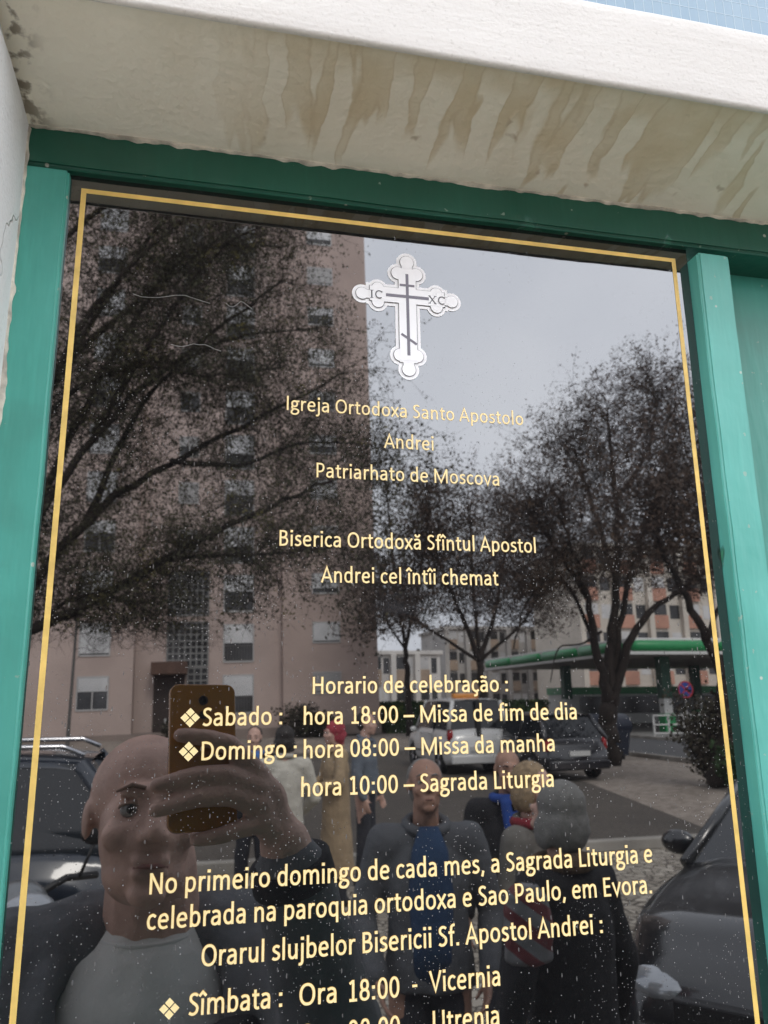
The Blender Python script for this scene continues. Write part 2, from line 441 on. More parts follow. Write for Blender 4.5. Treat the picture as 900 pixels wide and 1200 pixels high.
bar(-.1212, 1.0, -.0064, .03, Z + .3215, Z + .3505, .0022, 0, M_green_shade, 'top_rail', 5)
bar(.3362, .3625, -.012, .03, 0.1, Z + .3135, .002, 2, M_green_r, 'mullion', 9)
bar(-.0934, .3361, -.006, .03, Z - .62, Z - .385, .002, 0, M_green, 'middle_rail', 3)
F('lower_panel', MB().box(-.0934, .3361, .006, .024, 0.1, Z - .6201))
F('threshold', MB().box(-.1188, 1.0, -.03, .03, 0, .0995, bev=.004))
leaf = thing('door_leaf', 'recessed dull green door panel to the right of the sign', 'door', (.65, 0, .1))
place(leaf, MB().box(.363, .999, .024, .04, .1, Z + .3212).build('panel', M_panel, leaf))
mbk = MB(); mbk.tube([(.3745, .0233, Z + .263), (.3725, .0233, Z + .257), (.3722, .0233, Z + .249), (.3705, .0233, Z + .243)], .0004, 5)
place(leaf, mbk.build('crack', mat('crack_dark', (.02, .05, .04), .9), leaf))

# ------------------------------------------------------------------ the sign
def stroke_font():
    E = lambda cx, cy, rx, ry, n=22: [(cx + rx * math.copysign(abs(math.cos(t)) ** .9, math.cos(t)), cy + ry * math.copysign(abs(math.sin(t)) ** .9, math.sin(t))) for t in (2 * math.pi * i / n for i in range(n))]
    def S(*p, tail=None, n=6):
        """Catmull-Rom through the points, then straight to the tail"""
        P = [Vector((*q, 0)) for q in p]; P = [P[0] * 2 - P[1]] + P + [P[-1] * 2 - P[-2]]; out = []
        for i in range(1, len(P) - 2):
            a, b, c, d = P[i - 1:i + 3]
            for k in range(n):
                t = k / n; q = (b * 2 + (c - a) * t + (a * 2 - b * 5 + c * 4 - d) * t * t + (b * 3 - a - c * 3 + d) * t ** 3) * .5; out.append((q.x, q.y))
        out.append(p[-1])
        if tail: out.append(tail)
        return out
    dot = lambda x, y: [(x, y - .048), (x, y + .048)]
    bowl = S((.12, .30), (.155, .385), (.275, .428), (.39, .38), (.43, .235), (.385, .09), (.275, .038), (.165, .07), (.12, .14))
    arch = lambda x0, x1: S((x0, .32), (x0 + (x1 - x0) * .28, .40), (x0 + (x1 - x0) * .58, .426), (x0 + (x1 - x0) * .9, .385), (x1, .28), tail=(x1, 0))
    mir = lambda st, w: [[(w - x, y) for x, y in q] for q in st]
    b = [[(.12, 0), (.12, .69)], bowl]; p = [[(.12, -.18), (.12, .466)], bowl]
    n_ = [[(.12, 0), (.12, .466)], arch(.12, .405)]
    a = [S((.085, .392), (.155, .42), (.235, .428), (.33, .395), (.362, .30), tail=(.362, 0)), S((.362, .262), (.235, .255), (.125, .22), (.083, .13), (.115, .06), (.20, .036), (.29, .065), (.362, .13))]
    c = [S((.372, .375), (.30, .42), (.24, .426), (.135, .375), (.09, .23), (.13, .09), (.235, .04), (.31, .048), (.378, .09))]
    i_ = [[(.115, 0), (.115, .466)]]
    o = [E(.2635, .233, .172, .195)]
    G = {
        'a': (.479, a), 'b': (.525, b), 'c': (.423, c), 'd': (.525, mir(b, .525)),
        'e': (.498, [[(.10, .243), (.408, .243)] , S((.408, .243), (.395, .345), (.335, .415), (.26, .428), (.15, .385), (.092, .24), (.13, .09), (.24, .038), (.34, .045), (.42, .078))]),
        'f': (.305, [S((.315, .648), (.25, .655), (.18, .62), (.15, .52), tail=(.15, 0)), [(.03, .425), (.29, .425)]]),
        'g': (.471, [E(.22, .305, .125, .122), [(.27, .425), (.455, .425)], S((.125, .20), (.09, .155), (.11, .10), (.19, .075), (.31, .06), (.395, .02), (.41, -.06), (.34, -.14), (.22, -.163), (.10, -.135), (.065, -.07), (.10, .0), (.16, .06))]),
        'h': (.525, [[(.12, 0), (.12, .69)], arch(.12, .405)]), 'i': (.229, i_ + [dot(.115, .61)]),
        'j': (.239, [S((.13, .0), (.125, -.10), (.07, -.165), (-.02, -.165)), [(.13, .466), (.13, 0)], dot(.13, .61)]),
        'l': (.229, [[(.115, 0), (.115, .69)]]), 'm': (.799, [[(.12, 0), (.12, .466)], arch(.12, .40), arch(.40, .68)]),
        'n': (.525, n_), 'o': (.527, o), 'p': (.525, p), 'q': (.525, mir(p, .525)),
        'r': (.349, [[(.12, 0), (.12, .466)], S((.12, .29), (.165, .375), (.24, .42), (.335, .415))]),
        's': (.391, [S((.325, .39), (.25, .425), (.17, .42), (.105, .375), (.11, .30), (.19, .25), (.275, .21), (.315, .15), (.285, .075), (.20, .04), (.12, .045), (.05, .08))]),
        't': (.335, [S((.15, .16), (.165, .075), (.225, .04), (.31, .052)), [(.15, .58), (.15, .16)], [(.03, .425), (.31, .425)]]),
        'u': (.525, [[(.525 - x, .466 - y) for x, y in q] for q in n_]),
        'v': (.452, [[(.045, .466), (.226, .03), (.407, .466)]]), 'x': (.433, [[(.04, .466), (.39, 0)], [(.39, .466), (.04, 0)]]),
        'I': (.252, [[(.126, 0), (.126, .644)]]), 'O': (.662, [E(.331, .322, .245, .285, 28)]),
        'S': (.459, [S((.385, .56), (.30, .602), (.20, .60), (.12, .545), (.12, .44), (.20, .37), (.29, .315), (.365, .24), (.362, .13), (.28, .055), (.17, .04), (.06, .085))]),
        'A': (.579, [[(.045, 0), (.29, .615), (.535, 0)], [(.14, .2), (.44, .2)]]),
        'P': (.517, [[(.12, 0), (.12, .644)], S((.12, .602), (.27, .602), (.38, .565), (.425, .44), (.375, .31), (.27, .262), (.12, .262))]),
        'M': (.855, [[(.12, 0), (.12, .644)], [(.125, .62), (.4275, .05), (.73, .62)], [(.735, .644), (.735, 0)]]),
        'B': (.544, [[(.12, 0), (.12, .644)], S((.12, .602), (.28, .602), (.375, .56), (.395, .47), (.345, .38), (.25, .345), (.12, .345)), S((.25, .345), (.39, .31), (.445, .20), (.39, .085), (.28, .042), (.12, .042))]),
        'H': (.623, [[(.12, 0), (.12, .644)], [(.503, 0), (.503, .644)], [(.12, .34), (.503, .34)]]),
        'D': (.615, [[(.12, 0), (.12, .644)], S((.12, .602), (.27, .602), (.42, .555), (.515, .42), (.51, .23), (.42, .095), (.27, .042), (.12, .042))]),
        'N': (.646, [[(.12, 0), (.12, .644)], [(.125, .62), (.52, .02)], [(.525, .644), (.525, 0)]]),
        'L': (.42, [[(.12, .644), (.12, .042), (.40, .042)]]),
        'E': (.488, [[(.12, 0), (.12, .644)], [(.12, .602), (.42, .602)], [(.12, .335), (.39, .335)], [(.12, .042), (.42, .042)]]),
        'V': (.567, [[(.045, .644), (.2835, .04), (.522, .644)]]),
        'U': (.642, [S((.115, .40), (.115, .20), (.165, .085), (.32, .037), (.475, .085), (.525, .20), (.525, .40)), [(.115, .644), (.115, .40)], [(.525, .40), (.525, .644)]]),
        '0': (.507, [E(.2535, .318, .165, .28, 26)]), '1': (.507, [[(.125, .53), (.275, .615)], [(.275, .644), (.275, 0)], [(.11, .042), (.44, .042)]]),
        '8': (.507, [E(.2535, .465, .135, .14), E(.2535, .178, .162, .142)]),
        ':': (.267, [dot(.13, .06), dot(.13, .38)]), '.': (.252, [dot(.126, .05)]), ',': (.25, [[(.145, .085), (.085, -.10)]]),
        '-': (.306, [[(.03, .245), (.276, .245)]]), '–': (.498, [[(.0, .245), (.498, .245)]]), ' ': (.226, []),
    }
    G['ă'] = (.479, a + [S((.12, .64), (.17, .565), (.24, .545), (.31, .565), (.36, .64))])
    G['î'] = (.229, i_ + [[(-.02, .535), (.115, .65), (.25, .535)]])
    G['ã'] = (.479, a + [S((.09, .56), (.15, .605), (.225, .585), (.29, .565), (.36, .61))])
    G['ç'] = (.423, c + [S((.25, .02), (.29, -.05), (.255, -.12), (.14, -.14))])
    return G
FONT = stroke_font()

def ribbon(V, Fc, Mi, pts, hw, sx, sy, x0, z0, lift, closed):
    """one raised painted stroke: flat top between two sloping rims; material 0 on top, 1 on the rims"""
    P = [Vector((x0 + x * sx, z0 + y * sy)) for x, y in pts]
    n = len(P); base = len(V); rim = hw * .32
    for i, p in enumerate(P):
        d0 = (p - P[i - 1]).normalized() if (i > 0 or closed) else None
        d1 = (P[(i + 1) % n] - p).normalized() if (i < n - 1 or closed) else None
        d0 = d0 or d1; d1 = d1 or d0
        t = (d0 + d1); t = t.normalized() if t.length > 1e-6 else d1
        nn = Vector((-t.y, t.x)); k = 1 / max(.45, abs(nn.dot(Vector((-d0.y, d0.x)))))
        ext = Vector((0, 0))
        for off, h in ((hw + rim, 0), (hw, lift), (-hw, lift), (-hw - rim, 0)):
            q = p + nn * off * k
            V.append((q.x, -h - .00002, q.y))
    m_ = n if closed else n - 1
    for i in range(m_):
        a = base + i * 4; b = base + ((i + 1) % n) * 4
        for j in range(3):
            Fc.append((a + j, b + j, b + j + 1, a + j + 1)); Mi.append(0 if j == 1 else 1)
    if not closed:
        for i in (0, n - 1):
            a = base + i * 4; Fc.append((a, a + 1, a + 2, a + 3)); Mi.append(1)

g = NG('gold_paint', .5)
M_gold = g.base(g.mix(g.noise(300, 2), (.88, .68, .30), (.95, .80, .44)))
M_goldrim = mat('gold_paint_rim', (.52, .30, .07), .6, .3, 300)
M_border = mat('gold_line', (.88, .60, .17), .45, .14, 60)

def lettering(text, xa, xb, zb, cap, parent):
    adv = sum(FONT[c][0] for c in text)
    first = min(x for q in FONT[text[0]][1] for x, _ in q) - .045
    last = FONT[text[-1]][0] - max(x for q in FONT[text[-1]][1] for x, _ in q) - .045
    sx = (xb - xa) / (adv - first - last); sy = cap / .644
    x = xa - first * sx; V = []; Fc = []; Mi = []; lift = .00022
    hw = (.0355 if cap < .00945 else .0375 if cap < .00955 else .0415) * (sx * .6 + sy * .4)
    for c in text:
        w, strokes = FONT[c]
        for k, q in enumerate(strokes):
            closed = len(q) > 16 and (Vector(q[0]) - Vector(q[-1])).length < .2 and c in 'oO08g' and k < 2
            ribbon(V, Fc, Mi, q, hw * (1.25 if len(q) == 2 and abs(q[0][1] - q[1][1]) < .11 and q[0][0] == q[1][0] else 1), sx, sy, x, zb + Z, lift + k * .00003, closed)
        x += w * sx
    o = mesh('lettering', V, Fc, [M_gold, M_goldrim], parent, False, Mi)
    return place(parent, o)

def glass_material():
    g = NG('black_polished_glass', .0)
    g.p.inputs['IOR'].default_value = 2.25
    def specks(scale, d, thr, keep, vec=None):
        v = g.vor(scale, vec); sc = g.n.new('ShaderNodeSeparateColor'); g.l.new(v.outputs['Color'], sc.inputs[0])
        r = g.math('MULTIPLY', sc.outputs[1], d)
        hit = g.math('SUBTRACT', 1.0, g.step(g.math('SUBTRACT', v.outputs['Distance'], r), 0, thr))
        return g.math('MULTIPLY', hit, g.step(sc.outputs[0], keep, keep + .02))
    sep = g.sep()
    low = g.step(sep['Z'], Z + .34, Z - .12)                       # dust gathers towards the bottom
    dots = specks(430, .12, .05, .80)
    fine = specks(850, .20, .07, .62)
    big = specks(150, .032, .02, .82)
    streak = specks(620, .20, .06, .82, g.map((1, 1, .28), (0, 0, 0), (0, R(-28), 0)))
    clump = g.step(g.noise(14, 4), .40, .62)
    d = g.math('MAXIMUM', g.math('MULTIPLY', dots, .75), g.math('MULTIPLY', big, .9))
    d = g.math('MAXIMUM', d, g.math('MULTIPLY', streak, .28))
    d = g.math('MAXIMUM', d, g.math('MULTIPLY', g.math('MULTIPLY', fine, clump), .7))
    d = g.math('MULTIPLY', d, g.math('ADD', .38, g.math('MULTIPLY', low, .55)))
    # wiped smear
    sm = g.math('MULTIPLY', g.step(g.noise(70, 3, g.map((.25, 1, 1))), .42, .66), g.math('MULTIPLY', g.math('MULTIPLY', g.step(sep['X'], .09, .12), g.step(sep['X'], .182, .15)), g.math('MULTIPLY', g.step(sep['Z'], Z + .045, Z + .053), g.step(sep['Z'], Z + .067, Z + .058))))
    film = g.math('MULTIPLY', g.step(g.noise(5, 5), .35, .8), .006)
    c = g.mix(g.math('ADD', g.math('MULTIPLY', sm, .06), film), (.0035, .0034, .0036), (.5, .52, .56))
    c = g.mix(d, c, (.36, .355, .345))
    g.l.new(g.math('MULTIPLY', d, .9), g.p.inputs['Roughness'])
    g.l.new(g.math('SUBTRACT', .5, g.math('MULTIPLY', d, .42)), g.p.inputs['Specular IOR Level'])
    return g.base(c)
sign = thing('church_sign', 'black polished church sign with gold lettering, a white cross and a thin gold border', 'sign', (.12, 0, Z - .03))
place(sign, MB().box(-.0952, .3362, 0, .012, Z - .384, Z + .3232, bev=.0006).build('glass_panel', glass_material(), sign))
b = MB(); bx0, bx1, bz0, bz1, bw = -.0868, .3260, Z - .372, Z + .3130, .0031
o_ = [(bx0, bz0), (bx1, bz0), (bx1, bz1), (bx0, bz1)]; i_ = [(bx0 + bw, bz0 + bw), (bx1 - bw, bz0 + bw), (bx1 - bw, bz1 - bw), (bx0 + bw, bz1 - bw)]
vs = [(x, -.00025, z) for x, z in o_ + i_] + [(x, .0, z) for x, z in o_ + i_]
fs = []
for i in range(4):
    j = (i + 1) % 4
    fs += [(i, j, j + 4, i + 4), (i, i + 8, j + 8, j), (i + 4, j + 4, j + 12, i + 12)]
place(sign, mesh('gold_border', vs, fs, M_border, sign))

LINES = [
    ("Igreja Ortodoxa Santo Apostolo", .0430, .1990, .1753, .0093), ("Andrei", .1043, .1367, .1543, .0093),
    ("Patriarhato de Moscova", .0618, .1800, .1330, .0093), ("Biserica Ortodoxă Sfîntul Apostol", .0400, .2025, .0898, .0095),
    ("Andrei cel întîi chemat", .0648, .1767, .0684, .0095), ("Horario de celebração :", .0605, .1789, .0040, .0096),
    ("Sabado :", -.0008, .0430, -.0126, .0098), ("hora 18:00 – Missa de fim de dia", .0555, .2228, -.0130, .0098),
    ("Domingo :", -.0003, .0514, -.0306, .0098), ("hora 08:00 – Missa da manha", .0557, .2070, -.0312, .0098),
    ("hora 10:00 – Sagrada Liturgia", .0545, .2050, -.0515, .0100),
    ("No primeiro domingo de cada mes, a Sagrada Liturgia e", -.0241, .2657, -.0966, .0103),
    ("celebrada na paroquia ortodoxa e Sao Paulo, em Evora.", -.0245, .2633, -.1135, .0103),
    ("Orarul slujbelor Bisericii Sf. Apostol Andrei :", .0037, .2298, -.1327, .0103),
    ("Sîmbata :", -.0022, .0454, -.1549, .0104), ("Ora", .0547, .0742, -.1552, .0104), ("18:00", .0806, .1085, -.1556, .0104),
    ("-", .1153, .1191, -.1548, .0104), ("Vicernia", .1253, .1660, -.1547, .0104),
    ("Ora", .0547, .0742, -.1745, .0104), ("08:00", .0806, .1085, -.1745, .0104), ("-", .1153, .1191, -.1743, .0104), ("Utrenia", .1269, .1645, -.1742, .0104),
]
for t, xa, xb, zb, cap in LINES: lettering(t, xa, xb, zb, cap, sign)
for bx, bz, r in ((-.0072, -.0079, .0052), (-.0073, -.0258, .0052), (-.0114, -.1506, .0050)):
    V = []; Fc = []; q = r * .46; e = r * .54
    for ox, oz in ((0, e), (e, 0), (0, -e), (-e, 0)):
        n = len(V); V += [(bx + ox, -.0003, Z + bz + oz + q), (bx + ox + q, -.0003, Z + bz + oz), (bx + ox, -.0003, Z + bz + oz - q), (bx + ox - q, -.0003, Z + bz + oz)]
        Fc.append((n, n + 1, n + 2, n + 3))
    place(sign, mesh('bullet_mark', V, Fc, M_gold, sign))

M_white = mat('white_enamel', (.90, .90, .90), .45, .03, 40)
M_line = mat('grey_line', (.10, .10, .11), .5); M_bars = mat('grey_cross_bars', (.17, .16, .19), .4)
def cross_layer(inset, y, mt, name, parent):
    V = []; Fc = []; CX = 121.5; st = [0]
    def disc(x, z, r):
        nonlocal inset; n = 40; b = len(V); r -= inset; yy = y - st[0] * .000012; st[0] += 1
        V.extend([((x + r * math.cos(2 * math.pi * i / n)) / 1000, yy, Z + (z + r * math.sin(2 * math.pi * i / n)) / 1000) for i in range(n)]); Fc.append(tuple(range(b, b + n)))
    def rect(x0, x1, z0, z1):
        b = len(V); yy = y - st[0] * .000012; st[0] += 1
        V.extend([(x / 1000, yy, Z + z / 1000) for x, z in ((x0 + inset, z0 + inset), (x1 - inset, z0 + inset), (x1 - inset, z1 - inset), (x0 + inset, z1 - inset))]); Fc.append((b, b + 1, b + 2, b + 3))
    if inset:
        s_i = inset; inset = 0
        q = 2.45 - s_i
        for a in ((CX - 3.6, CX + 3.6, 274, 285), (CX - 3.6, CX + 3.6, 209, 222), (CX - 31, CX + 31, 256.6, 262.6)): rect(a[0] - q, a[1] + q, a[2] - q, a[3] + q)
        for s in (-1, 1): rect(CX + s * 20.5 - 3.2 - q, CX + s * 20.5 + 3.2 + q, 255.5 - q, 263.8 + q); rect(CX + s * 4 - 3 - q, CX + s * 4 + 3 + q, 275 - q, 279 + q); rect(CX + s * 4 - 3 - q, CX + s * 4 + 3 + q, 216 - q, 220 + q)
        rect(CX - 25 - q, CX + 25 + q, 255.05 - q, 265.75 + q); rect(CX - 5.95 - q, CX + 5.95 + q, 213 - q, 280 + q)
        inset = s_i
    disc(CX, 285.4, 7.1); disc(CX - 6.2, 276.9, 7.0); disc(CX + 6.2, 276.9, 7.0)
    disc(CX, 208.3, 7.0); disc(CX - 5.6, 218, 6.8); disc(CX + 5.6, 218, 6.8)
    for s in (-1, 1): disc(CX + s * 30.6, 259.6, 6.6); disc(CX + s * 20, 264.5, 6.5); disc(CX + s * 20, 254.5, 6.5)
    rect(CX - 8.4, CX + 8.4, 212, 281); rect(CX - 28, CX + 28, 252.6, 268.2)
    return place(sign, mesh(name, V, Fc, mt, parent))
cross_layer(0, -.0003, M_white, 'orthodox_cross', sign)
cross_layer(2.1, -.0006, M_line, 'cross_outline', sign)
cross_layer(2.45, -.0009, M_white, 'cross_face', sign)
def flat(pts, w, y, V, Fc):
    a, b = Vector(pts[0]), Vector(pts[1]); d = (b - a).normalized(); nn = Vector((-d.y, d.x)) * w / 2; k = len(V)
    V += [(p.x / 1000, y, Z + p.y / 1000) for p in (a + nn, b + nn, b - nn, a - nn)]; Fc.append((k, k + 1, k + 2, k + 3))
V = []; Fc = []
for i, (p, q, w) in enumerate((((121.4, 276.7), (121.6, 218), 2.0), ((116.3, 268.2), (126.4, 268.2), 1.7), ((106.8, 260), (136.2, 260), 2.2), ((116.8, 232.9), (127.1, 226.2), 1.7))):
    flat((p, q), w, -.00125 - i * .00002, V, Fc)
place(sign, mesh('cross_bars', V, Fc, M_bars, sign))
V = []; Fc = []
def serif(pts, w=.62):
    for a, b in zip(pts, pts[1:]): flat((a, b), w, -.00125 - len(V) * .000004, V, Fc)
def big_c(cx, cz): serif([(cx + 2.4 * math.cos(R(t)), cz + 2.7 * math.sin(R(t))) for t in range(40, 325, 15)], .75); serif([(cx + 1.85, cz + 1.4), (cx + 1.85, cz + 2.6)], .4)
cz = 259.6
serif([(97.3, cz - 2.7), (97.3, cz + 2.7)], .9); serif([(96.2, cz + 2.7), (98.4, cz + 2.7)], .4); serif([(96.2, cz - 2.7), (98.4, cz - 2.7)], .4); big_c(102.3, cz)
place(sign, mesh('cross_inscription', V, Fc, M_line, sign)); V = []; Fc = []
serif([(136.6, cz + 2.7), (140.8, cz - 2.7)], .9); serif([(140.6, cz + 2.7), (136.6, cz - 2.7)], .45)
for x in (136.6, 140.6): serif([(x - .9, cz + 2.7), (x + .9, cz + 2.7)], .4); serif([(x - .9, cz - 2.7), (x + .9, cz - 2.7)], .4)
big_c(145.2, cz)
place(sign, mesh('cross_inscription', V, Fc, M_line, sign))
# a few dry cobweb threads stuck on the glass
M_thread = mat('cobweb_thread', (.45, .45, .43), .8)
rnd = random.Random(4)
for x, z, L in ((-.052, .2445, .046), (.004, .2435, .016), (-.028, .213, .03)):
    p = [(x + L * t / 9, -.0004, Z + z - .0016 * math.sin(t * .9) + rnd.uniform(-.0008, .0008)) for t in range(10)]
    place(sign, MB().tube(p, .00009, 4).build('cobweb_thread', M_thread, sign))

# ================================================================== THE STREET BEHIND THE CAMERA (seen in the sign)
rnd = random.Random(11)
Y = lambda V: -(V + LENS_Y)           # depth along the sign's normal -> world y

# ------------------------------------------------------------------ ground
def sheet(name, pts, z, mt):
    o = mesh(name, [(x, Y(V), z) for x, V in pts], [tuple(range(len(pts)))], mt)
    o['kind'] = 'structure'; return o
def speckled(name, c1, c2, scale, rough=.95, bump=.01):
    g = NG(name, rough)
    v = g.vor(scale); sc = g.n.new('ShaderNodeSeparateColor'); g.l.new(v.outputs['Color'], sc.inputs[0])
    base = g.mix(sc.outputs[0], c1, c2); base = g.mix(g.math('MULTIPLY', g.step(g.noise(.35, 5), .4, .7), .45), base, tuple(k * .62 for k in c1))
    g.bump(g.math('MULTIPLY', v.outputs['Distance'], -1.0), bump, .8)
    return g.base(base)
sheet('ground', [(-300, -.76), (300, -.76), (300, 300), (-300, 300)], 0, speckled('gravel', (.20, .165, .135), (.36, .31, .265), 9))
def cobbles():
    g = NG('cobblestone', .85); v = g.vor(9.5, None, 'DISTANCE_TO_EDGE', .75); w = g.vor(9.5, None, 'F1', .75)
    sc = g.n.new('ShaderNodeSeparateColor'); g.l.new(w.outputs['Color'], sc.inputs[0])
    base = g.mix(sc.outputs[0], (.24, .21, .17), (.44, .40, .34)); j = g.step(v.outputs['Distance'], .03, .09)
    base = g.mix(j, (.09, .075, .06), base); g.bump(j, .012, .8); return g.base(base)
sheet('pavement', [(-40, -.76), (12.8, -.76), (12.8, 9.6), (-40, 9.6)], .004, cobbles())
sheet('parking_lot', [(-45, 9.8), (6.9, 9.9), (8.4, 17), (8.6, 30), (-45, 30)], .004, speckled('asphalt_worn', (.060, .052, .044), (.115, .098, .08), 30, .9, .004))
sheet('road', [(13.6, -.7), (19.4, -.7), (19.4, 200), (13.6, 200)], .006, speckled('asphalt_road', (.06, .06, .062), (.09, .09, .092), 40, .85, .003))
for a, b in (((-40, 9.6), (12.8, 9.6)), ((13.5, -.7), (13.5, 42)), ((19.5, -.7), (19.5, 120))):
    x0, x1 = min(a[0], b[0]) - .08, max(a[0], b[0]) + .08; v0, v1 = min(a[1], b[1]) - .08, max(a[1], b[1]) + .08
    k = MB().box(x0, x1, Y(v1), Y(v0), 0, .13, bev=.015).build('kerb', mat('kerb_stone', (.30, .28, .25), .9, .2, 2)); k['kind'] = 'structure'
sheet('sidewalk', [(19.6, -.7), (24.2, -.7), (24.2, 34), (19.6, 34)], .01, mat('sidewalk_paving', (.27, .25, .23), .9, .15, 2))
sheet('station_forecourt', [(20.2, 34.4), (60, 34.4), (60, 60), (20.2, 60)], .012, mat('forecourt_concrete', (.24, .235, .225), .85, .12, 1.0))

# ------------------------------------------------------------------ apartment block across the car park
M_wallp = mat('pinkish_render', (.46, .365, .325), .92, .10, .35, bump=.01, bscale=6)
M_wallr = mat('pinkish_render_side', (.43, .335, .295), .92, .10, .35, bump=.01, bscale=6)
M_shut = mat('white_shutter', (.60, .60, .60), .6, .12, .7)
M_shut2 = mat('grey_shutter', (.38, .37, .36), .6, .1, .7)
M_dark = mat('dark_window_glass', (.05, .05, .052), .12, .5, .6)
M_frame = mat('window_frame', (.45, .44, .43), .5)
M_bars2 = mat('glazing_bar_grey', (.20, .197, .19), .6); M_grille = mat('dark_grille', (.10, .095, .09), .7)
M_brown = mat('brown_cladding', (.085, .045, .03), .7, .2, 2)
VB = 44.0
block = thing('apartment_block', 'tall pinkish apartment block with white shutters across the car park', 'building', (4, Y(VB), 0))
block.rotation_euler = (0, R(-1.3), 0)
def bld(name, mb, mt, par=block):
    o = mb.build(name, mt, par)
    if par is block: o.location = -block.location
    return o
yb = Y(VB)
def zz(z): return Z + z
H_ = 40.0
bld('facade_section', MB().box(4.23, 9.55, yb - 14, yb, 0, H_), M_wallr)
bld('facade_section', MB().box(-3.6, 4.22, yb - 14, yb - .55, 0, H_), M_wallp)
bld('facade_section', MB().box(-30, -3.61, yb - 13.5, yb + .25, 0, H_), M_wallp)
bld('roof', MB().box(-30.3, 9.8, yb - 14.3, yb + .4, H_ + .01, H_ + .5, bev=.05), M_wallr)
bld('plinth', MB().box(-30.0, 9.56, yb - .5, yb + .3, 0, .5), mat('plinth_render', (.25, .20, .175), .9, .1, 1))
def window(x0, x1, z0, z1, yf, shut, mt=M_shut, grille=0.0):
    """shut: share of the opening the roller shutter covers; grille: height of the dark drying rail below"""
    fr = MB()
    for a in ((x0 - .06, x0, z0 - .06, z1 + .06), (x1, x1 + .06, z0 - .06, z1 + .06), (x0, x1, z1, z1 + .06), (x0, x1, z0 - .08, z0)):
        fr.box(a[0], a[1], yf - .02, yf + .05, a[2], a[3])
    w = bld('window', fr, M_frame)
    MB().box(x0, x1, yf - .02, yf + .012, z0, z1).build('pane', M_dark, w)
    if shut > .02:
        s = MB(); zt = z1; n = int((z1 - z0) * shut / .09)
        for i in range(n): s.box(x0 + .01, x1 - .01, yf + .013, yf + .03 + .006 * (i % 2), zt - (i + 1) * .09 + .008, zt - i * .09)
        s.build('shutter', mt, w)
    if shut < .6 and not grille: MB().box((x0 + x1) / 2 - .03, (x0 + x1) / 2 + .03, yf + .0125, yf + .04, z0, z1 - (z1 - z0) * shut - .01).build('mullion', M_frame, w)
    if grille:
        s = MB(); s.box(x0, x1, yf + .013, yf + .045, z0, z0 + .05); s.box(x0, x1, yf + .013, yf + .045, z0 + grille, z0 + grille + .05)
        k = x0 + .03
        while k < x1: s.box(k, k + .035, yf + .014, yf + .04, z0 + .051, z0 + grille - .001); k += .15
        s.build('grille', M_grille, w)
STEP = 2.75
right_shut = [1, 1, .8, .55, 1, .6, .45, .9, .5, 1, .7, 1, .6]
for k in range(13):
    zt = zz(1.46 + STEP * k)
    window(5.92, 7.38, zt - 1.05, zt, yb, right_shut[k], M_shut if k % 3 else M_shut2)
    window(1.06, 2.62, zt - 2.0 + .04, zt, yb - .55, [.58, .55, .5, .58, .45, .58, .55, .4, .58, .5, .58, .55, .5][k], M_shut, .8)
    for x, v in ((-6.3, 1), (-11.5, .6), (-16.5, 1), (-21, .4)):
        window(x, x + 1.46, zt - 1.6 + .1, zt + .1, yb + .25, v if (k + int(x)) % 3 else .45, M_shut, 0)
    if k > 2:
        window(-1.5, -.5, zt - 1.3, zt - .2, yb - .55, [.2, 1, .5][k % 3], M_shut2)
    elif k:      # stairwell glass blocks
        g_ = MB(); x0, x1, z0, z1 = -1.95, .2, zz(STEP * k - .72), zz(STEP * k + 1.65)
        f = bld('stairwell_window', MB().box(x0, x1, yb - .56, yb - .53, z0, z1), M_dark)
        for i in range(8): g_.box(x0 + i * (x1 - x0) / 7 - .045, x0 + i * (x1 - x0) / 7 + .045, yb - .54, yb - .49, z0, z1)
        for i in range(8): g_.box(x0, x1, yb - .54, yb - .485, z0 + i * (z1 - z0) / 7 - .04, z0 + i * (z1 - z0) / 7 + .04)
        g_.build('glazing_bars', M_bars2, f)
f = bld('stairwell_window', MB().box(-.85, .2, yb - .56, yb - .53, zz(.55), zz(1.9)), M_dark)
g_ = MB()
for i in range(4): g_.box(-.85 + i * .35 - .04, -.85 + i * .35 + .04, yb - .54, yb - .49, zz(.55), zz(1.9))
for i in range(5): g_.box(-.85, .2, yb - .54, yb - .485, zz(.55 + i * .335), zz(.63 + i * .335))
g_.build('glazing_bars', M_bars2, f)
cn_ = bld('entrance_canopy', MB().box(-2.7, -.86, yb - .55, yb + .7, zz(1.6), zz(2.25), bev=.03), M_brown)
e = bld('entrance', MB().box(-2.6, -1.0, yb - .549, yb - .45, 0, zz(1.59)), mat('dark_doorway', (.03, .018, .014), .6))
MB().box(-2.0, -1.9, yb - .449, yb - .41, .9, 1.2).build('handle', M_frame, e)

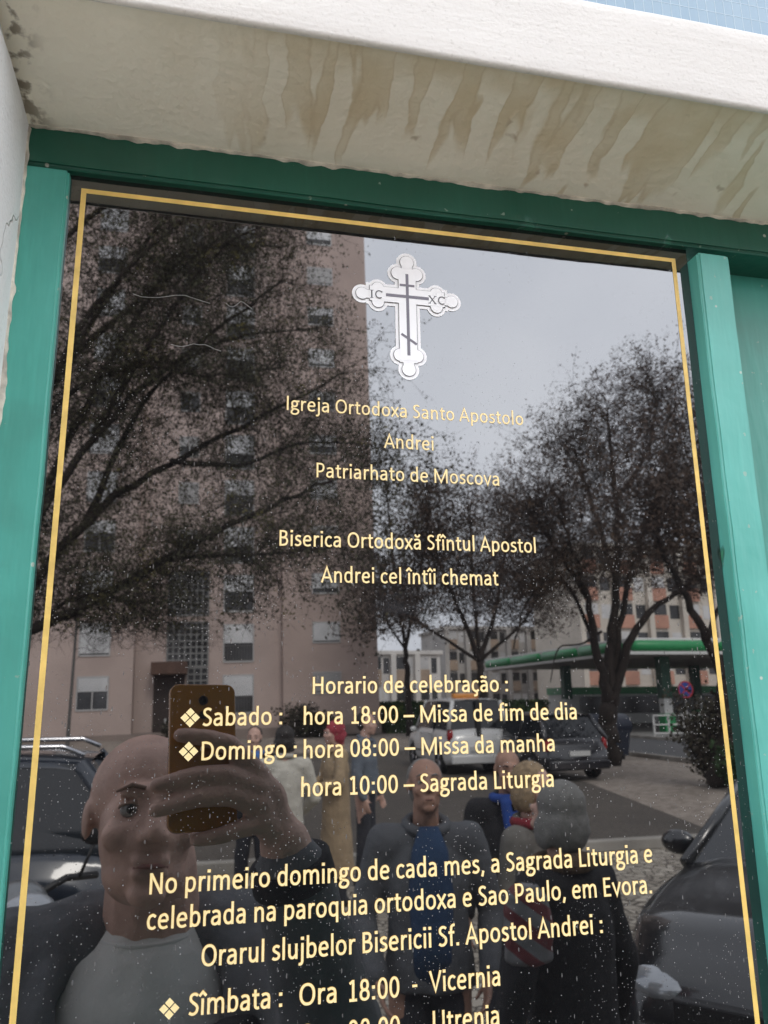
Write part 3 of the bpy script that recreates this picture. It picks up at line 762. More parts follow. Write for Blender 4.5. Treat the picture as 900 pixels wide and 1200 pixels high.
# ------------------------------------------------------------------ buildings further off
def far_block(label, x0, x1, V, h, wall, accent, cols, floors, group=None, name='apartment_building'):
    b = thing(name, label, 'building', ((x0 + x1) / 2, Y(V), 0), 0, group)
    y = Y(V)
    def bp(nm, mb, mt, par=b):
        o = mb.build(nm, mt, par)
        if par is b: o.location = -b.location
        return o
    bp('wall', MB().box(x0, x1, y - 12, y, 0, h), wall)
    bp('roof', MB().box(x0 - .3, x1 + .3, y - 12.3, y + .3, h + .01, h + .45, bev=.05), wall)
    cw = (x1 - x0) / cols; fh = h / floors
    for c in range(cols):
        xa = x0 + c * cw
        bp('pilaster', MB().box(xa - .28, xa + .28, y + .005, y + .55, 0, h), wall)
        for f in range(floors):
            p = bp('balcony_panel', MB().box(xa + .35, xa + cw * .52, y + .004, y + .3, f * fh + .15, f * fh + fh * .52), accent)
            w = bp('window', MB().box(xa + .35, xa + cw * .52, y + .004, y + .03, f * fh + fh * .54, f * fh + fh * .93), M_dark if (f + c) % 3 else M_shut)
            w2 = bp('window', MB().box(xa + cw * .62, xa + cw - .4, y + .004, y + .03, f * fh + fh * .4, f * fh + fh * .9), M_dark if (f * 2 + c) % 3 else M_shut)
    return b
M_cream = mat('cream_render', (.62, .57, .50), .9, .08, .3); M_salmon = mat('salmon_panel', (.50, .27, .20), .85, .15, .5)
M_greyr = mat('grey_render', (.44, .42, .40), .9, .1, .3); M_whiter = mat('white_render', (.68, .66, .63), .9, .08, .3); M_tilebrown = mat('tan_panel', (.40, .31, .24), .9, .1, .5)
far_block('cream apartment block with salmon balcony panels behind the fuel station', 38, 66, 76, 17.5, M_cream, M_salmon, 7, 6)
far_block('long grey apartment block beyond the fuel station canopy', 30, 44, 98, 10.6, M_greyr, M_tilebrown, 5, 4)
far_block('small white house far off beside the pink block', 17, 25, 84, 6.6, M_whiter, M_tilebrown, 3, 2, name='house')
far_block('low white house beyond the parked van', 10.5, 15.5, 92, 7.4, M_whiter, M_greyr, 2, 2, name='house')

# ------------------------------------------------------------------ fuel station
st = thing('fuel_station', 'fuel station with a white canopy edged by a rounded green band', 'fuel station', (24, Y(40), 0))
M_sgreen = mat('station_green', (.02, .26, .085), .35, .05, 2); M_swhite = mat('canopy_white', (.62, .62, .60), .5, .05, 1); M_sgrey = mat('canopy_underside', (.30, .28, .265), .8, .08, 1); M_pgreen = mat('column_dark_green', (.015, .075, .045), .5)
def sp(nm, mb, mt, par=st, sm=False):
    o = mb.build(nm, mt, par, sm)
    if par is st: o.location = -st.location
    return o
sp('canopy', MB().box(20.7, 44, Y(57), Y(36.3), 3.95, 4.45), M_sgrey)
sp('canopy_roof', MB().box(20.5, 44.2, Y(57.2), Y(36.1), 4.452, 4.72, bev=.05), M_swhite)
def bull(a, b):
    """half-round green band between two points of the canopy's edge"""
    m_ = MB(); m_.cap((a[0], Y(a[1]), 4.32), (b[0], Y(b[1]), 4.32), .30, .30, n=14, k=2); return m_
for v in np.arange(36.5, 56.5, 5.1): sp('green_band', bull((20.6, v + .35), (20.6, v + 4.75)), M_sgreen, sm=True)
for x in np.arange(20.6, 42, 4.9): sp('green_band', bull((x + .4, 36.2), (x + 4.5, 36.2)), M_sgreen, sm=True)
sp('canopy_trim', MB().box(20.45, 44.1, Y(36.25), Y(36.0), 3.9, 4.05).box(20.35, 20.6, Y(57.1), Y(36.26), 3.9, 4.05), M_swhite)
for x, v in ((24.1, 39), (24.1, 51), (34, 39), (34, 51)):
    c = sp('column', MB().box(x - .28, x + .28, Y(v) - .28, Y(v) + .28, 1.75, 3.949), M_pgreen)
    MB().box(x - .24, x + .24, Y(v) - .24, Y(v) + .24, .951, 1.749).build('column_sleeve', M_swhite, c)
    MB().box(x - .32, x + .32, Y(v) - .32, Y(v) + .32, .0, .95, bev=.03).build('column_base', M_sgreen, c)
sp('kiosk', MB().box(25, 40, Y(56), Y(53), 0, 2.55), M_swhite)
sp('kiosk_band', MB().box(24.9, 40.1, Y(56.1), Y(52.85), 2.05, 2.552), M_sgreen)
sp('kiosk_window', MB().box(26, 39, Y(53.01), Y(52.96), .7, 1.9), M_dark)
for x in (29, 38): 
    p = sp('fuel_pump', MB().box(x - .5, x + .5, Y(39) - .3, Y(39) + .3, .012, 1.75, bev=.05), M_swhite)
    MB().box(x - .35, x + .35, Y(39) + .301, Y(39) + .32, 1.0, 1.5).build('display', M_dark, p)
fn = thing('railing', 'low white metal railing along the pavement in front of the fuel station', 'railing', (21, Y(33), 0))
for i in range(7):
    x = 19.7 + i * .75; o = MB().box(x - .035, x + .035, Y(33) - .035, Y(33) + .035, .01, 1.05).build('post', M_swhite, fn); o.location = -fn.location
for z in (.25, .62, 1.02):
    o = MB().box(19.66, 24.25, Y(33) + .037, Y(33) + .075, z - .03, z + .03).build('rail', M_swhite, fn); o.location = -fn.location
def no_stop():
    p = at(803, 808, 29)
    t = thing('traffic_sign', 'blue and red round no stopping sign on a thin post by the road', 'traffic sign', (p.x, p.y, 0))
    MB().cyl((0, -.05, 0), (0, -.05, p.z + .35), .035, 8).build('post', M_frame, t)
    MB().cyl((0, 0, p.z), (0, .02, p.z), .34, 32).build('sign_face', mat('sign_blue', (.015, .05, .28), .4), t)
    r = MB(); r.ring((0, .026, p.z), .34, .055, (0, 1, 0), .008, 32)
    for a in (45, -45):
        d = Vector((math.cos(R(a)), 0, math.sin(R(a)))) * .29; n = Vector((-d.z, 0, d.x)).normalized() * .03; c = Vector((0, .0225 + (.002 if a > 0 else 0), p.z))
        r.add([c - d - n, c + d - n, c + d + n, c - d + n], [(0, 1, 2, 3)])
    r.build('red_cross', mat('sign_red', (.42, .02, .03), .4), t)
no_stop()
p = at(80, 858, 40)
lp = thing('street_lamp', 'thin dark street lamp in front of the pink apartment block', 'street lamp', (p.x, p.y, 0))
MB().tube([(0, 0, 0), (0, 0, 1.2), (0, 0, 7.0)], [.1, .08, .055], 10).build('pole', M_grille, lp)
MB().tube([(0, 0, 7.0), (.15, .2, 7.35), (.4, .6, 7.45)], .04, 8).build('arm', M_grille, lp)
MB().ell((.5, .8, 7.42), (.16, .35, .08)).build('lamp_head', M_grille, lp)

# ------------------------------------------------------------------ vegetation
M_bark = mat('dark_bark', (.028, .021, .017), .95, .4, 6, bump=.02, bscale=18)
M_twig = mat('twig_bark', (.036, .027, .022), .95, .3, 6)
def leafmat(name, c1, c2, c3):
    g = NG(name, .7)
    n = g.noise(1.4, 3); q = g.noise(9, 2)
    return g.base(g.mix(g.step(n, .55, .75), g.mix(g.step(q, .4, .6), c1, c2), c3))
M_leafA = leafmat('leaf_olive', (.037, .034, .017), (.056, .053, .023), (.13, .105, .025))
M_leafB = leafmat('leaf_rust', (.052, .034, .024), (.075, .046, .030), (.13, .07, .028))
M_leafC = leafmat('leaf_grey', (.045, .036, .026), (.055, .05, .03), (.075, .07, .03))
M_leafG = leafmat('leaf_green', (.02, .05, .012), (.03, .07, .02), (.12, .16, .02))
def tree(name, label, limbs, leaf, r, n_twig, tw_len, n_leaf, leaf_size, spread, start=.35, droop=.15, group=None, cat='tree', twr=.012, zmin=0.0):
    """limbs: list of (points, radius at start, radius at end); twigs and leaves grow from the outer part of each limb but the first"""
    base = limbs[0][0][0]
    t = thing(name, label, cat, (base[0], base[1], 0), 0, group)
    tk = MB(); src = []
    for li, (pts, r0, r1) in enumerate(limbs):
        P = [Vector(q) for q in pts]; out = []
        n = len(P)
        Q = [P[0] * 2 - P[1]] + P + [P[-1] * 2 - P[-2]]
        for i in range(1, n):
            a, b, c, d = Q[i - 1:i + 3]
            for k in range(5):
                s = k / 5; v = (b * 2 + (c - a) * s + (a * 2 - b * 5 + c * 4 - d) * s * s + (b * 3 - a - c * 3 + d) * s ** 3) * .5
                out.append(v + Vector((r.uniform(-1, 1), r.uniform(-1, 1), r.uniform(-1, 1))) * r0 * .35 * (1 if out else 0))
        out.append(P[-1])
        m_ = len(out)
        tk.tube(out, [r0 + (r1 - r0) * (i / (m_ - 1)) ** .8 for i in range(m_)], 7)
        if li: src += [(out[i], (out[min(i + 1, m_ - 1)] - out[max(0, i - 1)]).normalized(), i / (m_ - 1), r0) for i in range(int(m_ * start), m_)]
    o = tk.build('trunk', M_bark, t, True); o.location = -t.location
    cw = MB(); lv = []
    def grow(p, d, L, rad, depth):
        pts = [p.copy()]; n = 4 if depth else 6
        for i in range(n):
            d = (d + Vector((r.gauss(0, 1), r.gauss(0, 1), r.gauss(0, 1))) * .23 + Vector((0, 0, -droop * (i / n)))).normalized()
            p = p + d * (L / n); pts.append(p.copy())
            if depth < 2 and i >= 1 and r.random() < .75:
                dd = (d + Vector((r.gauss(0, 1), r.gauss(0, 1), r.gauss(0, 1))) * .8).normalized()
                grow(p, dd, L * r.uniform(.35, .6), rad * .6, depth + 1)
            if p.z < zmin - .4: return
            if i >= 1 and p.z > zmin: lv.append((p.copy(), d.copy()))
        cw.tube(pts, [rad * (1 - .75 * i / n) for i in range(n + 1)], 3)
    for _ in range(n_twig):
        p, d, s, r0 = src[int(len(src) * r.random())]
        if p.z < zmin: continue
        side = Vector((r.gauss(0, 1), r.gauss(0, 1), r.gauss(.25, .8))).normalized()
        grow(p, (d * .7 + side * spread).normalized(), tw_len * r.uniform(.5, 1.2), twr * r.uniform(.6, 1.2), 0)
    ntw = len(cw.f)
    if lv:
        for _ in range(n_leaf):
            p, d = lv[int(len(lv) * r.random())]
            c = p + Vector((r.gauss(0, 1), r.gauss(0, 1), r.gauss(0, 1))) * leaf_size * 1.4
            a = Vector((r.gauss(0, 1), r.gauss(0, 1), r.gauss(-.4, 1))).normalized(); b = a.orthogonal().normalized()
            ang = r.uniform(0, 6.28); b = (b * math.cos(ang) + a.cross(b) * math.sin(ang)); s = leaf_size * r.uniform(.6, 1.25)
            cw.add([c - a * s, c + b * s * .45, c + a * s, c - b * s * .45], [(0, 1, 2, 3)], 1)
    o = cw.build('crown', [M_twig, leaf], t); o.location = -t.location
    return t
A = at; rt = random.Random(3)
def L_(pxs, V0, V1, r0, r1):
    n = len(pxs); return ([A(x, y, V0 + (V1 - V0) * i / (n - 1)) for i, (x, y) in enumerate(pxs)], r0, r1)
V = 14.0
tr = A(-85, 760, V)
limbs = [([Vector((tr.x - .1, tr.y, 0)), Vector((tr.x, tr.y, 1.4)), tr], .30, .24),
    L_([(-85, 760), (30, 742), (130, 692), (230, 636), (330, 588), (425, 548)], 14, 13, .13, .02),
    L_([(-85, 760), (20, 700), (100, 612), (200, 540), (300, 492), (395, 440)], 14, 14.5, .13, .02),
    L_([(-85, 760), (20, 640), (110, 510), (220, 410), (330, 330)], 14, 13.5, .12, .02),
    L_([(-85, 760), (0, 560), (80, 420), (160, 300), (240, 200)], 14, 14.5, .12, .02),
    L_([(-85, 760), (-20, 500), (40, 320), (90, 180), (150, 60)], 14, 13, .12, .02),
    L_([(130, 692), (200, 655), (300, 650), (400, 640)], 13.7, 12.6, .06, .015),
    L_([(200, 540), (280, 545), (350, 520), (420, 520)], 14.2, 15.2, .06, .015),
    L_([(100, 612), (170, 470), (260, 400), (370, 385)], 14.2, 15.5, .07, .015),
    L_([(110, 510), (190, 380), (250, 300), (330, 250)], 13.8, 12.4, .07, .015),
    L_([(80, 420), (190, 330), (280, 260), (350, 190)], 14.2, 15.5, .07, .015),
    L_([(0, 560), (110, 360), (220, 255), (330, 205)], 14, 13, .08, .02), L_([(20, 640), (120, 440), (190, 330), (240, 290), (330, 290)], 14, 15, .08, .02),
    L_([(40, 320), (110, 250), (200, 200), (300, 150)], 13.6, 14.4, .06, .02), L_([(0, 560), (70, 470), (150, 430), (240, 440), (330, 430)], 14, 13, .06, .015),
    L_([(30, 742), (90, 700), (150, 705), (170, 735)], 14, 13.2, .05, .012),
    L_([(-85, 760), (-160, 560), (-220, 380)], 14, 15, .12, .03), L_([(-85, 760), (-100, 500), (-90, 250)], 14, 12, .12, .03)]
tree('broadleaf_tree', 'large half bare tree with olive leaves and long low boughs before the pink block', limbs, M_leafA, random.Random(7), 3000, 1.25, 115000, .034, 1.0, .18, .2, twr=.008, zmin=3.0)
pb = A(715, 897, 21.0); pf = A(715, 790, 21.0)
limbs = [([Vector((pb.x, pb.y, 0)), Vector((pb.x + .05, pb.y, 1.2)), Vector((pf.x - .05, pf.y, pf.z - .5))], .30, .24),
    L_([(713, 830), (700, 760), (688, 700), (672, 650), (655, 590)], 21, 20.4, .17, .03),
    L_([(713, 830), (716, 750), (722, 680), (722, 600), (715, 520), (712, 480)], 21, 21.5, .18, .03),
    L_([(716, 830), (735, 760), (765, 712), (800, 690), (850, 650)], 21, 20, .17, .03),
    L_([(718, 800), (728, 720), (752, 630), (782, 550), (800, 500)], 21, 21.5, .13, .02),
    L_([(700, 760), (668, 690), (640, 682), (615, 710), (602, 760)], 21, 20.5, .07, .02),
    L_([(688, 700), (650, 640), (635, 620), (622, 600)], 20.8, 21.5, .09, .02),
    L_([(722, 680), (700, 610), (680, 550), (668, 520)], 21.2, 22, .09, .02),
    L_([(720, 590), (758, 530), (768, 480), (765, 455)], 21.3, 21.8, .08, .02),
    L_([(750, 620), (810, 580), (850, 560)], 21, 20.3, .07, .02),
    L_([(705, 740), (680, 755), (655, 760), (645, 800)], 21, 20.7, .045, .012)]
tree('broadleaf_tree', 'rust leaved tree with a forked dark trunk standing in the gravel', limbs, M_leafB, random.Random(5), 1400, 1.65, 52000, .048, 1.0, .28, .06, twr=.011, zmin=4.7)
pb = A(570, 866, 36); z4 = lambda x, y: A(x, y, 36)
limbs = [([Vector((pb.x, pb.y, 0)), z4(568, 820), z4(562, 775)], .24, .17),
    L_([(562, 775), (540, 720), (515, 660), (500, 610)], 36, 35, .15, .04), L_([(562, 775), (580, 720), (590, 660), (600, 600)], 36, 37, .14, .04),
    L_([(562, 775), (500, 735), (465, 715)], 36, 35, .1, .03), L_([(562, 775), (612, 730), (630, 700)], 36, 36.5, .1, .03), L_([(562, 775), (555, 690), (550, 600)], 36, 36, .12, .03)]
tree('broadleaf_tree', 'dark brown leaved tree behind the parked van', limbs, M_leafB, random.Random(8), 800, 2.5, 24000, .08, 1.0, .3, .06, twr=.016, zmin=4.9)
pb = A(480, 862, 41)
limbs = [([Vector((pb.x, pb.y, 0)), A(478, 800, 41), A(475, 760, 41)], .2, .13),
    L_([(475, 760), (465, 690), (455, 600), (452, 560)], 41, 40, .11, .03), L_([(475, 760), (490, 690), (500, 620), (505, 575)], 41, 42, .11, .03), L_([(475, 760), (455, 730), (445, 690)], 41, 40, .08, .02)]
tree('broadleaf_tree', 'thin grey tree beside the corner of the pink block', limbs, M_leafC, random.Random(9), 240, 2.6, 4200, .14, .9, .25, .05, twr=.02)
pb = A(846, 925, 15.2)
limbs = [([Vector((pb.x, pb.y, 0)), A(848, 860, 15.2), A(852, 800, 15.2)], .25, .19),
    L_([(852, 800), (828, 750), (800, 690), (775, 640), (765, 590)], 15.2, 14.8, .13, .03), L_([(852, 800), (858, 720), (840, 620), (820, 520)], 15.2, 15.8, .14, .03),
    L_([(852, 800), (890, 720), (930, 620)], 15.2, 15, .13, .03), L_([(828, 750), (850, 690), (860, 640)], 15, 14.5, .07, .02)]
tree('broadleaf_tree', 'leaning dark tree at the right edge of the gravel with shoots at its foot', limbs, M_leafB, random.Random(12), 380, 1.5, 14000, .055, 1.0, .35, .1, twr=.011, zmin=4.4)
def shrub(label, p, w, h, n, leaf, seed, group=None, size=.05):
    r = random.Random(seed); t = thing('shrub', label, 'shrub', (p.x, p.y, 0), 0, group); s = MB(); c = MB()
    for _ in range(26):
        q = Vector((r.gauss(0, w * .35), r.gauss(0, w * .35), h * r.uniform(.5, 1.05))); s.tube([(q.x * .15, q.y * .15, 0), (q.x * .6, q.y * .6, q.z * .6), q], [.012, .008, .003], 4)
        for _ in range(n // 26):
            k = r.uniform(.25, 1); e = Vector((q.x * k, q.y * k, q.z * k)) + Vector((r.gauss(0, 1), r.gauss(0, 1), r.gauss(0, 1))) * w * .11
            a = Vector((r.gauss(0, 1), r.gauss(0, 1), r.gauss(0, 1))).normalized(); b = a.orthogonal(); z = size * r.uniform(.6, 1.3)
            c.add([e - a * z, e + b * z * .5, e + a * z, e - b * z * .5], [(0, 1, 2, 3)])
    s.build('stem', M_twig, t); c.build('foliage', leaf, t)
shrub('bright green shoots at the foot of the leaning dark tree', A(862, 922, 14.6), .55, .9, 1400, M_leafG, 2)
shrub('dark bush beside the leaning tree at the edge of the gravel', A(838, 918, 15.5), 1.1, 1.9, 4000, M_leafC, 4)
for px, w, h, s in ((352, 1.6, 1.6, 5), (372, 1.3, 1.2, 6), (205, 1.2, .9, 7)):
    shrub('dark leafy bush planted against the base of the pink block', A(px, 862, 42.6), w, h, 1800, M_leafC, s, 'bushes along the pink block', .09)
hd = thing('hedge', 'clipped green hedge between the pink block and the fuel station', 'hedge', (15, Y(46), 0)); r = random.Random(6); c = MB()
c.box(10.2, 20, Y(46.6), Y(45.4), 0, 1.5, 0)
for _ in range(9000):
    e = Vector((r.uniform(10, 20.2), Y(r.uniform(45.2, 46.8)), r.uniform(.1, 1.75))); a = Vector((r.gauss(0, 1), r.gauss(0, 1), r.gauss(0, 1))).normalized(); b = a.orthogonal(); z = .11
    c.add([e - a * z, e + b * z * .5, e + a * z, e - b * z * .5], [(0, 1, 2, 3)])
o = c.build('foliage', M_leafG, hd); o.location = -hd.location

# ================================================================== VEHICLES
M_tyre = mat('tyre_rubber', (.015, .015, .016), .8); M_rim = mat('alloy_rim', (.35, .35, .36), .3, metal=.8)
M_chrome = mat('chrome', (.6, .6, .62), .12, metal=1.0); M_lamp = mat('headlamp_glass', (.40, .42, .45), .08, metal=.4); M_red = mat('red_lamp', (.35, .01, .012), .15)
M_trim = mat('black_trim', (.012, .012, .013), .5); M_plate = mat('number_plate', (.6, .6, .58), .5); M_carglass = mat('car_glass', (.012, .014, .017), .04, spec=.7)
def carpaint(name, c): return mat(name, c, .28, spec=.6, coat=1.0)
def car(label, loc, rz, Lc, Wc, prof, cab, h, paint, name='parked_car', cat='car', rails=False):
    """nose towards +y locally. prof: (y, top height of the body) from tail to nose; cab: four y positions of the glasshouse
    (rear foot, rear roof, front roof, windscreen foot); h: (sill height, roof height, wheel radius)"""
    t = thing(name, label, cat, loc, rz)
    zb, zr, rw = h; n = 44; ys = [(-.5 + i / n) * Lc for i in range(n + 1)]
    def top(y):
        for (a, za), (b, zb_) in zip(prof, prof[1:]):
            if a <= y <= b:
                s = (y - a) / (b - a); s = s * s * (3 - 2 * s); return za + (zb_ - za) * s
        return prof[-1][1]
    wy = (-.5 * Lc + .19 * Lc, .5 * Lc - .19 * Lc)
    vs = []; fs = []; K = 17
    for y in ys:
        e = abs(y) / (.5 * Lc); w = Wc / 2 * (1 - .16 * max(0, (e - .72) / .28) ** 2.2); zt = top(y)
        lo = zb + .10 * max(0, (e - .86) / .14)
        for y0 in wy:
            dy = abs(y - y0)
            if dy < rw * 1.13: lo = max(lo, rw + math.sqrt(max(0, (rw * 1.13) ** 2 - dy * dy)) - .02)
        half = [(w * .93, lo), (w * .985, lo + (zt - lo) * .12), (w, lo + (zt - lo) * .35), (w * .995, lo + (zt - lo) * .58), (w * .965, lo + (zt - lo) * .64), (w * .955, lo + (zt - lo) * .82), (w * .89, zt - .025), (w * .70, zt + .005)]
        row = [(x, y, z) for x, z in half] + [(0, y, zt + .025)] + [(-x, y, z) for x, z in reversed(half)]
        vs += row
    for i in range(n):
        for j in range(K - 1): fs.append((i * K + j, (i + 1) * K + j, (i + 1) * K + j + 1, i * K + j + 1))
        fs.append((i * K, i * K + K - 1, (i + 1) * K + K - 1, (i + 1) * K))
    fs.append(tuple(range(K))); fs.append(tuple(n * K + j for j in reversed(range(K))))
    mesh('body', vs, fs, paint, t, True)
    c0, c1, c2, c3 = cab; wb = Wc / 2 * .90; wr = Wc / 2 * .72
    def gsec(y, z, w): return [(-w, y, z), (w, y, z)]
    zb0, zb3 = top(c0) - .02, top(c3) - .02
    A_ = [(-wb, c0, zb0), (wb, c0, zb0), (wb, c3, zb3), (-wb, c3, zb3)]; B_ = [(-wr, c1, zr - .05), (wr, c1, zr - .05), (wr * .98, c2, zr - .04), (-wr * .98, c2, zr - .04)]
    mesh('windows', A_ + B_, [(0, 1, 5, 4), (1, 2, 6, 5), (2, 3, 7, 6), (3, 0, 4, 7), (4, 5, 6, 7)], M_carglass, t)
    rf = MB(); nn = 10
    vv = []; ff = []
    for i in range(nn + 1):
        s = i / nn; y = c1 - .06 + (c2 - c1 + .1) * s; zc = zr - .05 + .05 * math.sin(math.pi * s) ** .5
        for x in (-1.02, -.97, -.6, 0, .6, .97, 1.02): vv.append((x * wr, y, zc + .03 * (1 - x * x) - (.05 if abs(x) > 1 else 0)))
    for i in range(nn):
        for j in range(6): ff.append((i * 7 + j, i * 7 + j + 1, (i + 1) * 7 + j + 1, (i + 1) * 7 + j))
    mesh('roof', vv, ff, paint, t, True)
    mid = (c1 + c2) / 2 - .05
    for s in (-1, 1):
        lerp = lambda a, b: [(s * abs(a[0]), a[1], a[2]), (s * abs(b[0]), b[1], b[2])]
        for nm, a, b, r_ in (('windscreen_pillar', A_[2], B_[2], .038), ('rear_pillar', A_[1], B_[1], .06), ('door_pillar', (wb, mid, (zb0 + zb3) / 2), (wr, mid, zr - .05), .035)):
            MB().tube(lerp(a, b), r_, 6).build(nm, paint if nm != 'door_pillar' else M_trim, t, True)
        if rails: MB().tube([(s * wr * .96, c1 - .02, zr + .0), (s * wr * .96, c1 + .12, zr + .06), (s * wr * .96, c2 - .12, zr + .06), (s * wr * .96, c2, zr)], .018, 8).build('roof_rail', M_chrome, t, True)
        MB().ell((s * (wb + .10), c3 - .22, zb3 + .07), (.10, .055, .07)).build('mirror', paint, t, True)
        zf = top(.46 * Lc); hl = MB().ell((s * Wc * .355, .455 * Lc, zf - .10), (.20, .16, .085), M=Matrix.Rotation(-s * .5, 3, 'Z')); hl.build('headlight', M_lamp, t, True)
        fl = MB(); fl.ring((s * Wc * .34, .462 * Lc, zb + .22), .09, .02, (-s * .3, 1, 0), .1); fl.ell((s * Wc * .34, .462 * Lc, zb + .22), (.07, .05, .07)); fl.build('fog_light', M_chrome, t, True)
        zt = top(-.46 * Lc); MB().ell((s * Wc * .415, -.463 * Lc, zt - .16), (.085, .12, .17)).build('tail_light', M_red, t, True)
        for y0 in wy:
            w = MB(); x = s * (Wc / 2 - .10); w.ring((x, y0, rw), rw, rw * .34, (1, 0, 0), .19, 26); o = w.build('wheel', M_tyre, t, True)
            q = MB(); q.cyl((x - s * .06, y0, rw), (x + s * .05, y0, rw), rw * .62, 20)
            for k in range(5):
                a = 2 * math.pi * k / 5; q.tube([(x + s * .06, y0, rw), (x + s * .07, y0 + math.cos(a) * rw * .6, rw + math.sin(a) * rw * .6)], .032, 5)
            q.build('rim', M_rim, o)
    for s in (-1, 1):
        hx = lambda f, y: s * (Wc / 2 * f)
        for y_ in (mid, c3 - .12, c0 + .55):
            zt_ = top(y_); lo_ = zb + .08
            MB().tube([(s * Wc / 2 * .965, y_, lo_), (s * Wc / 2 * 1.002, y_, lo_ + (zt_ - lo_) * .35), (s * Wc / 2 * .997, y_, lo_ + (zt_ - lo_) * .57), (s * Wc / 2 * .958, y_, lo_ + (zt_ - lo_) * .8), (s * Wc / 2 * .9, y_, zt_ - .03)], .006, 5).build('door_seam', M_trim, t)
        for y_ in (mid + .16, c3 - .02 - .95):
            if y_ > c0 + .3: MB().cap((s * Wc / 2 * .985, y_, top(y_) - .14), (s * Wc / 2 * .985, y_ + .16, top(y_) - .14), .018, .018).build('door_handle', paint, t, True)
        MB().tube([(s * Wc / 2 * .992, -.40 * Lc + .8, zb + .26), (s * Wc / 2 * 1.0, .0, zb + .26), (s * Wc / 2 * .992, .40 * Lc - .8, zb + .26)], .02, 6).build('side_trim', M_trim, t)
    MB().box(-Wc * .30, Wc * .30, .492 * Lc, .508 * Lc, zb + .30, zb + .44, bev=.01).build('grille', M_trim, t)
    MB().box(-.26, .26, .509 * Lc, .517 * Lc, zb + .12, zb + .23).build('number_plate', M_plate, t)
    MB().box(-.26, .26, -.512 * Lc, -.503 * Lc, zb + .34, zb + .45).build('number_plate', M_plate, t)
    MB().box(-Wc * .43, Wc * .43, -.515 * Lc, -.485 * Lc, zb + .04, zb + .24, bev=.03).build('rear_bumper', paint, t)
    MB().cyl((0, -.1, zb + .05), (0, .1, zb + .05), .01, 6).build('exhaust', M_trim, t)
    return t
hatch = lambda Lc: [(-.5 * Lc, .72), (-.47 * Lc, .95), (-.3 * Lc, .98), (.18 * Lc, .97), (.40 * Lc, .86), (.48 * Lc, .70), (.5 * Lc, .58)]
# dark estate on the left, tail to the right
q = A(112, 960, 5.0)
car('dark blue estate car with silver roof rails parked left of the group', (-2.35, Y(6.3), 0), R(88), 4.4, 1.78, hatch(4.4), (-2.0, -1.55, .35, 1.1), (.22, 1.52, .31), carpaint('dark_blue_paint', (.012, .018, .030)), rails=True)
# black car on the right, nose to the sign
car('shiny black car parked nose towards the sign at the right', (3.92, Y(4.3), 0), R(49), 4.3, 1.78, hatch(4.3), (-1.7, -1.1, -.1, .95), (.2, 1.42, .32), carpaint('black_paint', (.007, .008, .010)))
q = A(563, 905, 19.6)
van = car('small white van with an amber roof light, its rear doors towards the sign', (q.x, Y(21.7), 0), R(180), 4.3, 1.75, [(-2.15, .8), (-2.08, 1.12), (.5, 1.12), (1.6, .95), (2.08, .75), (2.15, .6)], (-2.06, -1.98, .55, 1.25), (.24, 1.86, .32), carpaint('white_paint', (.70, .70, .69)), 'parked_van', 'van')
MB().box(-.35, .35, -1.2, -.95, 1.87, 2.0, bev=.04).build('roof_light', mat('amber_lens', (.65, .25, .04), .3), van)
MB().box(-.06, .06, -2.12, -2.0, .6, 1.8).build('door_seam', M_trim, van)
q = A(668, 912, 17.3)
car('black hatchback parked with its back to the sign beside the white van', (q.x + .1, Y(19.3), 0), R(176), 4.1, 1.74, hatch(4.1), (-1.95, -1.5, .35, 1.0), (.22, 1.5, .31), carpaint('dark_paint', (.014, .014, .018)))
q = A(716, 898, 22.5)
t = thing('waste_container', 'dark blue waste container with a rounded lid behind the forked tree', 'container', (q.x + .2, Y(23.2), 0))
b_ = MB(); pr = [(-.55, .12), (.55, .12), (.62, .95), (-.62, .95)]
b_.add([(-.56, y * .85, .12) for y in (-.5, .5)] + [(.56, y * .85, .12) for y in (-.5, .5)] + [(-.64, y, 1.0) for y in (-.55, .55)] + [(.64, y, 1.0) for y in (-.55, .55)], [(0, 2, 3, 1), (0, 1, 5, 4), (2, 6, 7, 3), (0, 4, 6, 2), (1, 3, 7, 5), (4, 5, 7, 6)])
M_cont = mat('container_blue', (.012, .018, .035), .5); b_.build('bin_body', M_cont, t)
b_ = MB(); b_.loft([(Vector((-.68, 0, 1.0)), .58), (Vector((.68, 0, 1.0)), .58)], Vector((0, 1, 0)), Vector((0, 0, .6)), 20); b_.build('lid', M_cont, t, True)
for sx in (-.42, .42):
    for sy in (-.35, .35): MB().ring((sx, sy, .09), .09, .05, (1, 0, 0), .05, 14).build('wheel', M_tyre, t)
